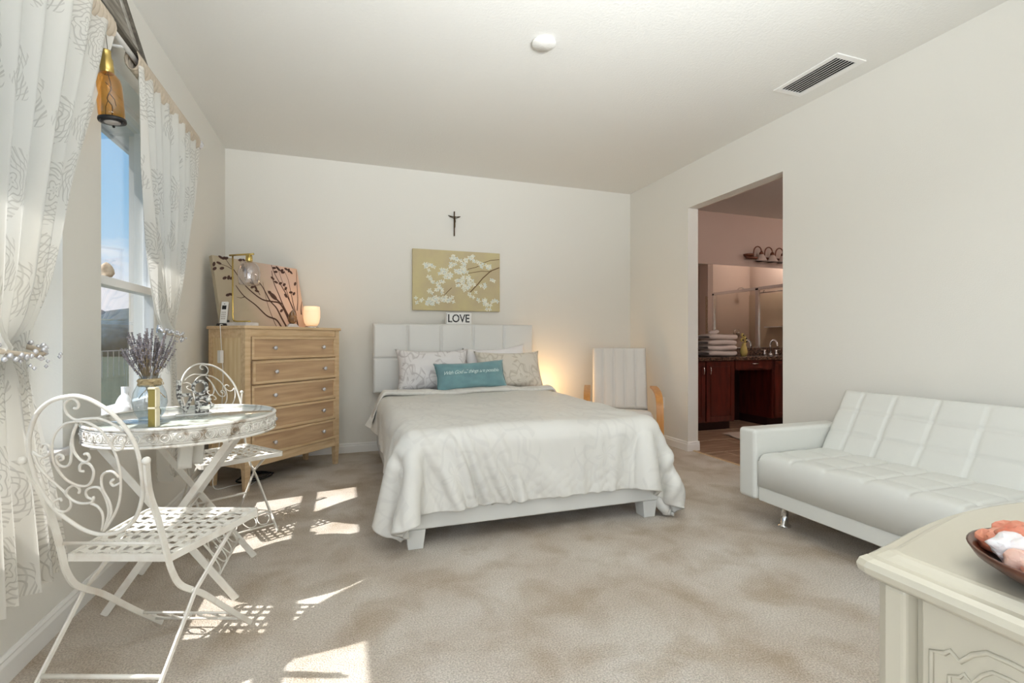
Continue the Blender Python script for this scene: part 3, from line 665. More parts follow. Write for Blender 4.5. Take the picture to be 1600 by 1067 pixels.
def text_mb(txt, size, shear=0, spacing=1.0, ext=.0, bold=0, align='CENTER'):
    c = bpy.data.curves.new('t', 'FONT'); c.body = txt; c.size = size; c.shear = shear; c.space_character = spacing; c.extrude = ext; c.offset = bold; c.align_x = align; c.align_y = 'CENTER'; c.resolution_u = 3
    o = bpy.data.objects.new('t', c); S.collection.objects.link(o); dg = bpy.context.evaluated_depsgraph_get(); dg.update()
    me = bpy.data.meshes.new_from_object(o.evaluated_get(dg)); vs = [tuple(v.co) for v in me.vertices]; fs = [tuple(p.vertices) for p in me.polygons]
    bpy.data.objects.remove(o); bpy.data.curves.remove(c); bpy.data.meshes.remove(me)
    return vs, fs
vs, fs = text_mb('With God all things are possible', .046, .5, .88, 0, .0003)
MB().add([(x - .01, pil_surf(x, y) - .0015, y + .02) for x, y, z in vs], fs).build('lettering', 'thread', p4)

# ---------------------------------------------------------------- wall decorations
C = empty('blossom_canvas', (1.064, 4.79, 1.66), 'gold canvas painting of white blossoms on a branch hanging above the bed', 'painting')
MB().box(-.448, .448, -.012, .02, -.302, .302).build('canvas', 'canvas_gold', C, bevel=.003)
def pc(u, v): return ((u - 712) / 136 * .896, (438 - v) / 93 * .60 + .0)   # photo-like drawing frame of the picture
m = MB(); m.M = Matrix.Translation((0, -.0125, 0)); m.m = 1
for pts in ([(779, 401), (765, 403), (752, 408), (742, 415), (728, 419)], [(779, 414), (765, 420), (752, 432), (744, 442), (732, 455)], [(766, 421), (750, 421), (726, 426)], [(703, 449), (697, 455), (692, 461)], [(718, 432), (712, 438)]):
    m.ribbon([pc(*p) for p in pts], .010 if pts[0][1] == 414 else .006)
r2 = random.Random(11)
clus = [(664, 418, 4), (673, 419, 5), (690, 424, 10), (698, 430, 10), (685, 444, 7), (670, 437, 5), (706, 404, 8), (706, 412, 5), (722, 408, 8), (733, 402, 6), (722, 420, 9), (712, 425, 8), (716, 441, 10), (725, 434, 10), (732, 441, 8), (724, 449, 8), (736, 459, 6), (746, 411, 5), (762, 413, 5), (684, 453, 5), (674, 455, 4), (768, 432, 3), (750, 445, 4), (670, 471, 9), (680, 468, 10), (690, 467, 9), (700, 467, 8), (672, 475, 8), (655, 470, 4), (758, 470, 7), (760, 478, 6), (772, 467, 4), (750, 466, 4)]
for u, v, n in clus:
    for k in range(n):
        x, z = pc(u + r2.uniform(-6, 6), v + r2.uniform(-4.5, 4.5)); x = max(-.42, min(.42, x)); z = max(-.28, min(.28, z)); a0 = r2.uniform(0, 6)
        for q in range(4):
            a = a0 + q * PI / 2; m.m = 2 if r2.random() < .7 else 3
            m.blob2(x + .011 * math.cos(a), z + .011 * math.sin(a), .0115, .007, a, .0014 + .0003 * r2.random(), 6)
        if k % 3 == 0: m.m = 1; m.blob2(x, z, .003, .003, 0, .003, 5)
m.build('painted_blossoms', ['canvas_gold', 'twig', 'petal', 'petal_cool'], C)
C = empty('crucifix', (1.037, 4.80, 2.24), 'slim bronze crucifix on the wall above the gold canvas', 'crucifix')
MB().box(-.005, .005, -.004, .014, -.123, .123).tube([(-.062, 0, .078), (-.03, 0, .072), (0, 0, .068), (.03, 0, .071), (.062, 0, .076)], .004).build('cross', 'bronze', C)
m = MB(); m.tube([(0, -.014, .045), (.002, -.016, .02), (0, -.016, 0), (.003, -.014, -.03), (0, -.012, -.05)], .0085, 8, scale=[.8, 1.0, .8, .6, .4]).ball((.002, -.018, .062), .009, 8)
for s in (-1, 1): m.tube([(0, -.014, .045), (s * .025, -.012, .058), (s * .052, -.008, .068)], .0035, 6)
m.build('corpus', 'bronze', C)
C = empty('word_sign', (1.05, 4.665, 1.221), 'small white block sign with dark dotted LOVE letters on the headboard', 'sign')
MB().box(-.127, .127, -.012, .02, 0, .112).build('block', 'plastic', C, bevel=.002)
m = MB()
vs, fs = text_mb('LOVE', .115, 0, .95, 0, .002); xs_ = [v[0] for v in vs]; ys_ = [v[1] for v in vs]; kx = .215 / (max(xs_) - min(xs_)); mz = (max(ys_) + min(ys_)) / 2; mxx = (max(xs_) + min(xs_)) / 2
m.add([((x - mxx) * kx, -.0135, .056 + (y - mz) * .95) for x, y, z in vs], fs)
m.m = 1
for k in range(60):
    a = r2.uniform(-.10, .10); b = r2.uniform(.02, .095); m.blob2(a, b, .0022, .0022, 0, .0142, 5)
m.m = 0
for k in range(9): m.box(-.124, -.119, -.0135, -.012, .008 + k * .011, .014 + k * .011)
m.build('letters', ['black', 'plastic'], C)
o = tag(MB().box(-.035, .035, -.006, 0, -.057, .057).box(-.014, .014, -.008, -.006, .008, .038).box(-.014, .014, -.008, -.006, -.038, -.008).build('outlet_plate', 'trim', bevel=.002), 'white outlet plate low on the right wall behind the armchair', 'outlet')
o.rotation_euler = (0, 0, R(-90)); o.location = (XR, 4.22, .42)
# ceiling things
C = empty('air_vent', (0, 0, H), 'white louvred air vent in the ceiling near the right wall', 'vent')
VX0, VX1, VY0, VY1 = 2.75, 2.92, 2.08, 2.46
m = MB(); m.box(VX0 - .035, VX1 + .035, VY0 - .035, VY0, -.008, -.0005); m.box(VX0 - .035, VX1 + .035, VY1, VY1 + .035, -.008, -.0005); m.box(VX0 - .035, VX0, VY0, VY1, -.008, -.0005); m.box(VX1, VX1 + .035, VY0, VY1, -.008, -.0005)
m.build('frame', 'trim', C, bevel=.002); MB().box(VX0, VX1, VY0, VY1, -.002, -.0005).build('duct_shade_sheet', 'dark', C)  # flat black sheet painted in for the shade behind the slats
for k in range(7):
    x = VX0 + .006 + k * .0235; MB().add([(x, VY0, -.011), (x + .017, VY0, -.004), (x + .017, VY1, -.004), (x, VY1, -.011), (x, VY0, -.0125), (x + .017, VY0, -.0055), (x + .017, VY1, -.0055), (x, VY1, -.0125)], [(0, 1, 2, 3), (7, 6, 5, 4), (0, 4, 5, 1), (1, 5, 6, 2), (2, 6, 7, 3), (3, 7, 4, 0)]).build('slat', 'trim', C)
o = tag(MB().lathe([(.068, 0), (.068, -.012), (.062, -.018), (0, -.02)], 40).build('ceiling_disc', 'ceiling'), 'round white cover plate on the ceiling above the bed', 'cover plate'); o.location = (1.057, 2.516, H - .0005)

# ---------------------------------------------------------------- dresser in the corner
DR = empty('dresser', (-.663, 3.779, 0), 'tall light wood five drawer dresser standing across the corner', 'dresser', R(46.46))
DW, DD, DH = .884, .394, 1.165
m = MB(); m.box(-.012, DW + .012, -.012, DD + .006, DH - .022, DH); m.build('top', 'wood', DR, bevel=.004)
m = MB()
for x in (0, DW - .045): m.box(x, x + .045, 0, .045, .16, DH - .022); m.box(x, x + .045, DD - .045, DD, .16, DH - .022)
for z0, z1 in ((DH - .07, DH - .022), (.16, .225)): m.box(.045, DW - .045, .004, .03, z0, z1)
z0s = []
for k in range(6):
    z = .225 + k * .1738
    if 0 < k < 6: m.box(.045, DW - .045, .006, .03, z - .006, z + .001)
m.box(.045, DW - .045, DD - .012, DD - .004, .18, DH - .03); m.build('carcass', 'wood', DR, bevel=.002)
for x in (0, DW - .02):
    m = MB(); m.box(x + .004, x + .016, .045, DD - .045, .16, DH - .022); xo = x if x == 0 else x + .004; m.m = 1
    m.box(xo, xo + .016, .045, DD - .045, DH - .085, DH - .022); m.box(xo, xo + .016, .045, DD - .045, .16, .23); m.build('side_panel', ['wood_side', 'wood'], DR, bevel=.0015)
for x in (0, DW - .045):
    for y in (0, DD - .045):
        MB().prism([(x + .006, y + .006), (x + .039, y + .006), (x + .039, y + .039), (x + .006, y + .039)], 0, .16, [(x, y), (x + .045, y), (x + .045, y + .045), (x, y + .045)]).build('leg', 'wood', DR, bevel=.002)
for k in range(5):
    z0 = .228 + k * .1738; z1 = z0 + .164; x0, x1 = .05, DW - .05
    m = MB(); m.box(x0, x1, .002, .02, z0, z1); fw = .018
    m.m = 1
    for a, b, c, d in ((x0, x1, z0, z0 + fw), (x0, x1, z1 - fw, z1), (x0, x0 + fw, z0 + fw, z1 - fw), (x1 - fw, x1, z0 + fw, z1 - fw)): m.box(a, b, -.006, .004, c, d)
    if k == 3: m.M = Matrix()
    d = m.build('drawer', ['wood_drawer', 'wood'], DR, bevel=.0018)
    if k == 3: d.location = (0, -.014, 0)
    for kx in (.23, DW - .19): MB().lathe_at((0, 0, 0), [(.006, 0), (.006, .01), (.014, .018), (.016, .026), (.010, .033), (0, .034)], 10, (1, 1, 1)).build('knob', 'knob_glass', d).matrix_local = Matrix.Translation((kx, .0, (z0 + z1) / 2)) @ Matrix.Rotation(R(90), 4, 'X')
def on_dresser(x, y, z=DH + .0005): return DR.matrix_world_inv @ Vector((x, y, z)) if False else Vector((-.663 + x * math.cos(R(46.46)) - y * math.sin(R(46.46)), 3.779 + x * math.sin(R(46.46)) + y * math.cos(R(46.46)), z))
# bird canvas
C = empty('bird_canvas', on_dresser(.452, .335), 'unframed canvas of a bird on leafy branches leaning in the corner on the dresser', 'picture', 0)
C.rotation_euler = Euler((R(-12.5), 0, R(46.46)), 'XYZ'); C.location.z = DH + .002
CW, CH = .775, .545
o = MB().box(-CW / 2, CW / 2, 0, .034, .0, CH).build('canvas', 'bird_ground', C, bevel=.002)
def bp(zx, zy):
    px, py = 300 + zx / 5.333, 360 + zy / 5.333; s = .5
    for _ in range(6):
        t = (py - (401 + 19 * s)) / ((503 + 2 * s) - (401 + 19 * s)); s = (px - (330 + 15 * t)) / (125 + 6 * t)
    s = s + .09 * s * (1 - s)
    return (max(-CW / 2 + .004, min(CW / 2 - .004, -CW / 2 + s * CW)), max(.004, min(CH - .004, CH * (1 - t))))
m = MB()
def br(pts, w, taper=True):
    P_ = [(p.x, p.y) for p in smooth_pts([(*bp(*q), 0) for q in pts], 5)]; n = len(P_)
    m.ribbon(P_, w * 1.5, [.35 + .65 * i / (n - 1) for i in range(n)] if taper else None, .0015)
br([(320, 355), (370, 430), (440, 500), (520, 555), (600, 570), (660, 580), (700, 620), (750, 700), (790, 775)], .013)
br([(320, 450), (380, 530), (470, 600), (560, 680), (640, 710), (690, 780)], .011)
br([(470, 400), (520, 460), (580, 560), (640, 620), (690, 700), (740, 780)], .012)
br([(585, 285), (620, 360), (680, 450), (730, 520), (780, 600), (830, 700), (850, 780)], .010)
br([(590, 330), (610, 420), (660, 520), (700, 600), (750, 680), (790, 770)], .010)
br([(700, 330), (740, 400), (770, 500), (800, 600), (830, 680)], .006); br([(820, 330), (830, 450), (840, 560), (835, 640)], .006)
br([(240, 235), (270, 285), (300, 325), (320, 355)], .006); br([(190, 280), (250, 300), (300, 330)], .004)
br([(520, 420), (560, 580), (620, 720), (650, 780)], .004); br([(330, 540), (360, 545), (390, 535)], .004); br([(885, 570), (875, 620), (880, 670)], .008)
br([(640, 300), (680, 400), (720, 470), (760, 560)], .005); br([(330, 240), (375, 300), (430, 400), (470, 470), (500, 520)], .004)
for i, (a, b) in enumerate([(175, 290), (180, 325), (205, 280), (225, 320), (235, 240), (215, 235), (245, 395), (270, 390), (290, 395), (270, 525), (290, 520), (345, 250), (375, 255), (360, 290), (365, 310), (372, 325), (435, 430), (440, 460), (465, 465), (475, 490), (685, 640), (650, 320), (690, 345), (640, 310), (720, 320), (745, 330), (765, 345), (810, 435), (720, 525), (770, 500), (800, 510), (720, 470), (630, 420), (625, 340), (670, 430), (705, 440), (680, 330), (610, 310), (600, 390), (250, 240)]):
    x, z = bp(a, b); m.blob2(x, z, .021, .011, r2.uniform(-1.2, 1.2), .0018, 8)
x, z = bp(610, 530); m.blob2(x, z, .042, .021, R(-42), .002, 12); x2, z2 = bp(578, 500); m.blob2(x2, z2, .017, .015, 0, .0021, 10)
m.ribbon([bp(630, 545), bp(660, 570), bp(690, 590)], .018, [1, .8, .4], .0019); m.ribbon([bp(566, 492), bp(560, 484)], .008, [1, .1], .002)
m.build('painted_branches', 'branch', C)
# lamp with glass dome
C = empty('desk_lamp', (-.723, 4.0, DH + .0005), 'slim brass lamp with clear glass dome on the left of the dresser', 'lamp', R(-34))
MB().prism([(-.085, -.06), (.095, -.06), (.095, .06), (-.085, .06)], 0, .026).build('marble_base', 'marble', C, bevel=.004)
m = MB(); m.tube([(.075, 0, .034), (-.045, 0, .034), (-.07, 0, .040), (-.08, 0, .055), (-.082, 0, .08), (-.082, 0, .52)], .0055); m.tube([(-.11, 0, .525), (.105, 0, .525)], .007)
m.build('stem', 'brass', C); MB().lathe([(.007, .525), (.022, .515), (.024, .47), (.02, .465)], 16, (.065, 0, 0)).build('socket', 'brass', C)
MB().lathe([(.024, .475), (.045, .462), (.065, .435), (.075, .39), (.072, .34), (.066, .30)], 28, (.065, 0, 0)).build('glass_dome', 'glass_smoke', C)
MB().lathe([(.012, .465), (.014, .445), (.027, .415), (.02, .39), (0, .382)], 16, (.065, 0, 0)).build('bulb', 'glass', C)
C = empty('cordless_phone', (-.845, 4.02, DH + .0005), 'light grey cordless phone standing in a black charging cradle', 'phone', R(-10))
MB().prism([(-.035, -.05), (.035, -.05), (.035, .045), (-.035, .045)], 0, .018, [(-.03, -.04), (.03, -.04), (.03, .04), (-.03, .04)]).box(-.028, .028, .005, .035, .018, .045).build('cradle', 'black', C, bevel=.003)
m = MB(); m.M = Matrix.Translation((0, -.008, .018)) @ Matrix.Rotation(R(-14), 4, 'X'); m.box(-.022, .022, -.009, .009, 0, .165); m.m = 1; m.box(-.023, .023, .009, .014, 0, .162)
m.build('handset', ['plastic', 'black'], C, bevel=.004); m = MB(); m.M = Matrix.Translation((0, -.008, .018)) @ Matrix.Rotation(R(-14), 4, 'X'); m.box(-.014, .014, -.0105, -.009, .105, .135); m.box(-.005, .005, -.0102, -.009, .145, .149); m.m = 1
for i in range(3):
    for j in range(4): m.box(-.014 + i * .0105, -.0065 + i * .0105, -.0105, -.009, .03 + j * .016, .039 + j * .016)
m.build('keypad', ['black', 'phone_grey'], C)
m = MB(); a = on_dresser(.03, .27, DH + .006); b = on_dresser(-.02, .23, DH + .008)
m.tube(smooth_pts([a, b, on_dresser(-.028, .22, DH - .02), on_dresser(-.02, .215, .95), on_dresser(-.022, .20, .80), on_dresser(-.02, .22, .55), on_dresser(-.025, .24, .3), on_dresser(-.06, .25, .03), on_dresser(.05, .2, .012), on_dresser(.2, .16, .01), on_dresser(.12, .1, .01)], 6), .0028, 6)
cab = m.build('phone_cable', 'plastic'); tag(cab, 'thin white cable hanging down the left side of the dresser', 'cable')
m = MB(); c = on_dresser(-.024, .225, .95); m.M = Matrix.Translation(c) @ Matrix.Rotation(R(46.46), 4, 'Z'); m.box(-.012, .012, -.018, .018, -.05, .04); m.build('adapter', 'plastic', cab, bevel=.003)
m = MB(); m.tube(smooth_pts([on_dresser(.25 + .16 * math.cos(t) * (1 - t / 30), .22 + .09 * math.sin(t), .012 + .002 * t) for t in [k * .6 for k in range(26)]], 3), .005, 6); tag(m.build('power_cord', 'black'), 'coiled black power cord on the carpet under the dresser', 'cord')
C = empty('geode_ornament', (-.413, 4.32, DH + .0005), 'small brown geode point on a pale stone stand on the dresser', 'ornament', R(20))
MB().prism([(-.05, -.035), (.045, -.035), (.05, .035), (-.045, .035)], 0, .03, [(-.03, -.025), (.028, -.022), (.03, .022), (-.028, .025)]).build('stand', 'marble', C, bevel=.004)
MB().lathe([(.01, .03), (.034, .05), (.036, .085), (.022, .12), (0, .145)], 7).build('geode', 'crystal_rock', C)
m = MB(); m.tube([(-.005, -.03, .05), (-.012, -.022, .115), (0, -.006, .15), (.012, -.022, .115), (.008, -.03, .05)], .0025, 5); m.build('wire', 'phone_grey', C)
C = empty('tealight_lamp', (-.271, 4.377, DH + .0005), 'glowing frosted glass candle lamp at the right end of the dresser', 'candle lamp')
MB().lathe([(.055, 0), (.057, .006), (.045, .016), (.03, .02)], 28).build('base', 'chrome', C)
MB().lathe([(.045, .02), (.058, .045), (.066, .09), (.066, .14), (.062, .178), (.059, .178), (.062, .14), (.062, .09), (.054, .045), (.04, .024)], 28).build('frosted_cup', 'tea_glow_low', C)
MB().lathe([(.0, .05), (.044, .052), (.054, .1), (.054, .15), (.05, .165), (0, .166)], 24).build('candle_flame', 'tea_glow', C)
light('tealight', 'POINT', (-.271, 4.35, DH + .24), 1.1, (1, .68, .38), None, shadow_soft_size=.05)

# ---------------------------------------------------------------- small lamp behind the bed
C = empty('night_table', (2.0, 4.58, 0), 'low white bedside table hidden behind the right of the bed', 'side table')
MB().box(-.14, .14, -.16, .16, .28, .30).build('table_top', 'trim', C, bevel=.003)
for x in (-.12, .12):
    for y in (-.14, .14): MB().box(x - .012, x + .012, y - .012, y + .012, 0, .28).build('leg', 'trim', C)
C = empty('bedside_lamp', (2.0, 4.60, .3005), 'small warm glowing lamp low behind the bed near the armchair', 'lamp')
MB().lathe([(.045, 0), (.045, .01), (.01, .03), (.01, .09)], 20).build('base', 'brass', C)
MB().lathe([(.07, .09), (.05, .20)], 24).build('lamp_shade', 'lamp_glow', C)
light('bedside_glow', 'POINT', (2.0, 4.56, .60), 5.5, (1, .62, .28), None, shadow_soft_size=.06)

# ---------------------------------------------------------------- cafe table
T = empty('cafe_table', (-.645, 2.41, 0), 'round white iron cafe table with glass top and ornate pierced apron', 'table')
TR, TZ = .338, .742
m = MB(); m.lathe([(TR - .002, .672), (TR + .001, .672), (TR + .001, .735), (TR - .002, .735)], 96)
m.tube([((TR + .001) * math.cos(a), (TR + .001) * math.sin(a), .737) for a in [2 * PI * k / 96 for k in range(96)]], .0065, 8, closed=True)
m.tube([((TR + .001) * math.cos(a), (TR + .001) * math.sin(a), .672) for a in [2 * PI * k / 96 for k in range(96)]], .0055, 8, closed=True)
for z in (.684, .725): m.tube([((TR + .003) * math.cos(a), (TR + .003) * math.sin(a), z) for a in [2 * PI * k / 96 for k in range(96)]], .0018, 5, closed=True)
N = 46
for k in range(N):
    a = 2 * PI * k / N; m.M = Matrix.Rotation(a, 4, 'Z') @ Matrix.Translation((TR + .003, 0, .7045)) @ Matrix.Rotation(R(90), 4, 'Y')
    m.tube([(.0155 * math.cos(t), .0145 * math.sin(t), 0) for t in [2 * PI * q / 14 for q in range(14)]], .0028, 5, closed=True)
    m.tube([(.0095 * math.cos(t), .0088 * math.sin(t), .0) for t in [2 * PI * q / 12 for q in range(12)]], .0018, 5, closed=True); m.ball((0, 0, .001), .0052, 8)
    m.M = Matrix.Rotation(a + PI / N, 4, 'Z') @ Matrix.Translation((TR + .003, 0, .7045)) @ Matrix.Rotation(R(90), 4, 'Y')
    m.tube([(.016, -.008, 0), (.008, -.001, 0), (0, .003, 0), (-.008, -.001, 0), (-.016, -.008, 0)], .002, 5); m.ball((.013, .002, 0), .003, 6); m.ball((-.013, .002, 0), .003, 6)
m.M = Matrix(); m.build('apron', 'iron_worn', T)
m = MB(); m.lathe([(0, .733), (TR - .006, .733), (TR - .005, .736), (TR - .006, .739), (0, .739)], 96); m.build('glass_top', 'glass_table', T)
m = MB()
for a in (0, PI / 2): m.bar([(-TR * math.cos(a), -TR * math.sin(a), .726), (TR * math.cos(a), TR * math.sin(a), .726)], .018, .006)
for q in range(8):
    a = q * PI / 4 + .4; m.tube(smooth_pts([(.31 * math.cos(a), .31 * math.sin(a), .728), (.2 * math.cos(a + .25), .2 * math.sin(a + .25), .728), (.1 * math.cos(a), .1 * math.sin(a), .728), (.07 * math.cos(a - .5), .07 * math.sin(a - .5), .728), (.11 * math.cos(a - .55), .11 * math.sin(a - .55), .728)], 5), .0035, 6)
m.build('support_scrolls', 'iron', T)
LA = [(-.235, .66), (.222, .004)]; LB = [(.20, .66), (-.235, .004)]
for yy in (-.178, .235): MB().bar([(LA[0][0], yy, LA[0][1]), (LA[1][0], yy, LA[1][1])], .026, .008, (0, 1, 0)).build('leg', 'iron', T, bevel=.001)
for yy in (-.145, .20):
    MB().bar([(LB[0][0], yy, LB[0][1]), (LB[1][0], yy, LB[1][1])], .026, .008, (0, 1, 0)).lathe_at((.0, 0, 0), [(0, 0), (.0, 0)], 3, (1, 1, 1)).build('leg', 'iron', T, bevel=.001)
def lerp2(L, z):
    t = (L[0][1] - z) / (L[0][1] - L[1][1]); return L[0][0] + (L[1][0] - L[0][0]) * t
MB().bar([(-.235, -.23, .662), (-.235, .23, .662)], .02, .008).build('cross_bar', 'iron', T); MB().bar([(.20, -.26, .662), (.20, .26, .662)], .02, .008).build('cross_bar', 'iron', T); MB().tube([(0, -.18, .345), (0, .24, .345)], .005).build('cross_bar', 'iron', T)
def scroll_panel(m, P0, P1, Q0, Q1, n, r=.003):
    """row of C scrolls between the two rails P0-P1 and Q0-Q1"""
    P0, P1, Q0, Q1 = map(Vector, (P0, P1, Q0, Q1)); m.tube([P0, P1], r * 1.5, 6); m.tube([Q0, Q1], r * 1.5, 6)
    at = lambda s, t: (P0.lerp(P1, s)).lerp(Q0.lerp(Q1, s), t)
    for k in range(n):
        s0 = (k + .5) / n; h = .5 / n; f = 1 if k % 2 else -1
        pts = [(s0 + f * h * .2, .35), (s0 + f * h * .5, .25), (s0 + f * h * .6, .5), (s0 + f * h * .1, .85), (s0 - f * h * .7, .8), (s0 - f * h * .9, .4), (s0 - f * h * .5, .08), (s0 + f * h * .5, .04), (s0 + f * h * .95, .3)]
        m.tube(smooth_pts([at(a, b) for a, b in pts], 5), r, 6)
m = MB(); za, zb = .10, .29; scroll_panel(m, (lerp2(LA, za), -.178, za), (lerp2(LA, za), .235, za), (lerp2(LA, zb), -.178, zb), (lerp2(LA, zb), .235, zb), 4); m.build('ornate_stretcher', 'iron', T)
m = MB(); m.grid(lambda u, v: (-.02 + .055 * u, -.05 + .01 * math.sin(5 * v), .665 - .14 * v), 4, 8); m.grid(lambda u, v: (.02 + .045 * u, .0 + .012 * math.sin(4 * v + 1), .66 - .13 * v), 4, 8)
o = m.build('paper_tag', 'paper'); so = o.modifiers.new('t', 'SOLIDIFY'); so.thickness = .001; o.location = (-.645, 2.41, 0); tag(o, 'white paper tags hanging under the cafe table', 'tag')

# ---------------------------------------------------------------- folding iron chairs
SC = {
 'hoop': [(.044, .489), (-.008, .476), (-.057, .442), (-.093, .394), (-.115, .35), (-.128, .295), (-.135, .228), (-.118, .164), (-.083, .113), (-.048, .084), (-.008, .074), (.041, .083), (.092, .118), (.125, .164), (.15, .219), (.166, .295), (.17, .35), (.16, .399), (.137, .442), (.105, .472), (.074, .487)],
 'a': [(.043, .457), (.053, .457), (.06, .469), (.053, .481), (.042, .482), (.026, .471), (.019, .452), (.024, .435), (.038, .425), (.068, .428), (.1, .428), (.128, .414), (.147, .397)],
 'b': [(.037, .421), (.006, .414), (-.027, .39), (-.047, .363), (-.059, .332), (-.064, .295), (-.054, .257), (-.032, .236), (-.003, .231), (.019, .248), (.033, .276), (.03, .297), (.014, .302), (.001, .292), (-.002, .278), (.008, .276)],
 'c': [(.037, .421), (.064, .418), (.09, .397), (.103, .363), (.109, .327), (.106, .286), (.095, .238), (.071, .179), (.037, .129), (-.004, .084)],
 'd': [(-.082, .347), (-.074, .356), (-.061, .354), (-.061, .336), (-.08, .32), (-.098, .322), (-.109, .336)],
 'e': [(-.111, .332), (-.11, .29), (-.094, .252), (-.072, .218), (-.06, .191), (-.039, .177), (-.008, .179), (.005, .192), (.005, .198)],
 'f': [(-.046, .309), (-.036, .313), (-.035, .323), (-.045, .325), (-.055, .313), (-.053, .295), (-.038, .29), (-.021, .302), (-.007, .332), (.006, .368), (.036, .414)],
 'g': [(.036, .414), (.013, .381), (.001, .341), (.008, .313), (.022, .304), (.036, .316), (.034, .329), (.025, .327)],
 'h': [(.156, .381), (.134, .383), (.116, .37), (.107, .35), (.116, .339), (.133, .345), (.139, .359), (.13, .363)],
 'i': [(.08, .252), (.069, .243), (.074, .232), (.094, .241)],
 'j': [(.097, .257), (.084, .275), (.061, .271), (.046, .252), (.04, .219), (.045, .179), (.036, .139), (.005, .098)],
 'k': [(-.03, .209), (-.024, .221), (-.033, .233), (-.055, .223), (-.067, .204), (-.061, .189), (-.07, .164), (-.093, .149), (-.113, .159), (-.11, .179), (-.09, .191), (-.087, .184)],
 'l': [(.002, .189), (-.011, .197), (-.009, .214), (.008, .226), (.033, .224), (.039, .189), (.031, .144), (.001, .092)],
 'm': [(-.009, .177), (.009, .164), (.012, .134), (-.007, .087)]}
ZS = .43
bk = lambda x, s: (x - .018, -.386 * s, ZS + s)
CH1 = empty('folding_chair', (-.624, 1.708, 0), 'white iron folding chair with round scroll back, nearest the camera by the curtain', 'chair', R(-19.3), 'white iron cafe chairs')
MB().tube(smooth_pts([bk(*p) for p in SC['hoop']], 5, True), .0056, 8, closed=True).build('back_hoop', 'iron', CH1)
m = MB()
for k, P_ in SC.items():
    if k != 'hoop': m.tube(smooth_pts([bk(*p) for p in P_], 5), .0036, 6)
m.build('back_scrolls', 'iron', CH1)
for s in (-1, 1):
    m = MB(); pts = smooth_pts([(s * .166, -.386 * .30, ZS + .30), (s * .150, -.085, ZS + .215), (s * .150, -.05, ZS + .12), (s * .152, -.022, ZS + .02), (s * .155, -.005, ZS - .04), (s * .157, .025, ZS - .095), (s * .16, .075, .292), (s * .162, .13, .25), (s * .165, .25, .137), (s * .167, .395, .004)], 4)
    m.sweep(pts, [(-.0035, -.0085), (.0035, -.0085), (.0035, .0085), (-.0035, .0085)], up=(0, 1, .2), smooth=False); m.ball((s * .167, -.118, ZS + .308), .011, 10)
    m.ball((s * .163, .075, .292), .007, 8, (.9, 1, 1)); m.build('leg', 'iron', CH1)
    MB().bar([(s * .172, -.16, .006), (s * .172, .075, .292), (s * .176, .27, .418)], .013, .007, (s, 0, 0)).build('leg', 'iron', CH1, bevel=.001)
for p_, r_ in (([(-.152, -.02, ZS + .045), (.152, -.02, ZS + .045)], .005), ([(-.172, -.062, .120), (.172, -.062, .120)], .0065), ([(-.172, -.155, .008), (.172, -.155, .008)], .0065), ([(-.176, .27, .416), (.176, .27, .416)], .005)): MB().tube(p_, r_).build('cross_bar', 'iron', CH1)
m = MB(); scroll_panel(m, (-.165, .30, .095), (.165, .30, .095), (-.166, .36, .04), (.166, .36, .04), 4); m.build('ornate_stretcher', 'iron', CH1)
def seat_x(y): return .150 + .056 * (y / .387) - (max(0, y - .36) / .027) ** 2 * .014
m = MB(); rim = [(-seat_x(y), y) for y in [0, .1, .2, .3, .345, .365, .38, .387]]; rim = rim + [(-a, b) for a, b in rim[::-1]]
m.bar([(x, y, ZS - .004) for x, y in rim], .008, .022, closed=True)
ny_, nx_ = 9, 9
for j in range(ny_):
    y = .022 + j * (.387 - .03) / ny_ * 1.02 + .006; hw = seat_x(y); pts = []
    for i in range(2 * nx_ + 1): x = -hw + 2 * hw * i / (2 * nx_); pts.append((x, y + .0, ZS + .002 + .0022 * math.cos(PI * i) * (1 if j % 2 else -1)))
    m.sweep(pts, [(-.0095, -.0008), (.0095, -.0008), (.0095, .0008), (-.0095, .0008)], up=(0, 0, 1), smooth=False)
for i in range(nx_):
    a = (i + .5) / nx_ * 2 - 1; pts = []
    for j in range(2 * ny_ + 1): y = .387 * j / (2 * ny_); pts.append((a * seat_x(min(y, .36)), y, ZS + .002 - .0022 * math.cos(PI * j) * (1 if i % 2 else -1)))
    m.sweep(pts, [(-.008, -.0008), (.008, -.0008), (.008, .0008), (-.008, .0008)], up=(0, 0, 1), smooth=False)
m.build('seat', 'iron', CH1)
CH2 = copy_tree(CH1); CH2.location = (-.70, 3.21, 0); CH2.rotation_euler = (0, 0, R(-150))
tag(CH2, 'white iron folding chair with scroll back, beyond the table by the dresser', 'chair', 'white iron cafe chairs')

# ---------------------------------------------------------------- things on the cafe table
C = empty('glass_vase', (-.753, 2.332, .7395), 'clear round glass vase with raffia tied neck on the cafe table', 'vase')
MB().lathe([(.0, .004), (.036, .004), (.052, .03), (.061, .07), (.055, .11), (.04, .145), (.034, .165), (.037, .178)], 32).build('vase_body', 'glass_vase', C)
MB().lathe([(0, 0), (.038, 0), (.036, .01), (0, .012)], 24).build('vase_foot', 'glass_vase', C)
m = MB(); m.lathe([(.037, .135), (.042, .142), (.039, .150), (.043, .158), (.038, .166)], 20)
for s in (-1, 1): m.tube(smooth_pts([(.02, -.036, .15), (.02 + s * .025, -.045, .165), (.02 + s * .04, -.04, .145), (.02, -.038, .148), (.02 + s * .03, -.042, .11), (.02 + s * .045, -.035, .09)], 4), .0018, 5)
m.build('raffia_ribbon', 'raffia', C)
C = empty('lavender_bunch', (-.753, 2.332, .745), 'dried lavender bunch fanning out of the glass vase', 'dried flowers')
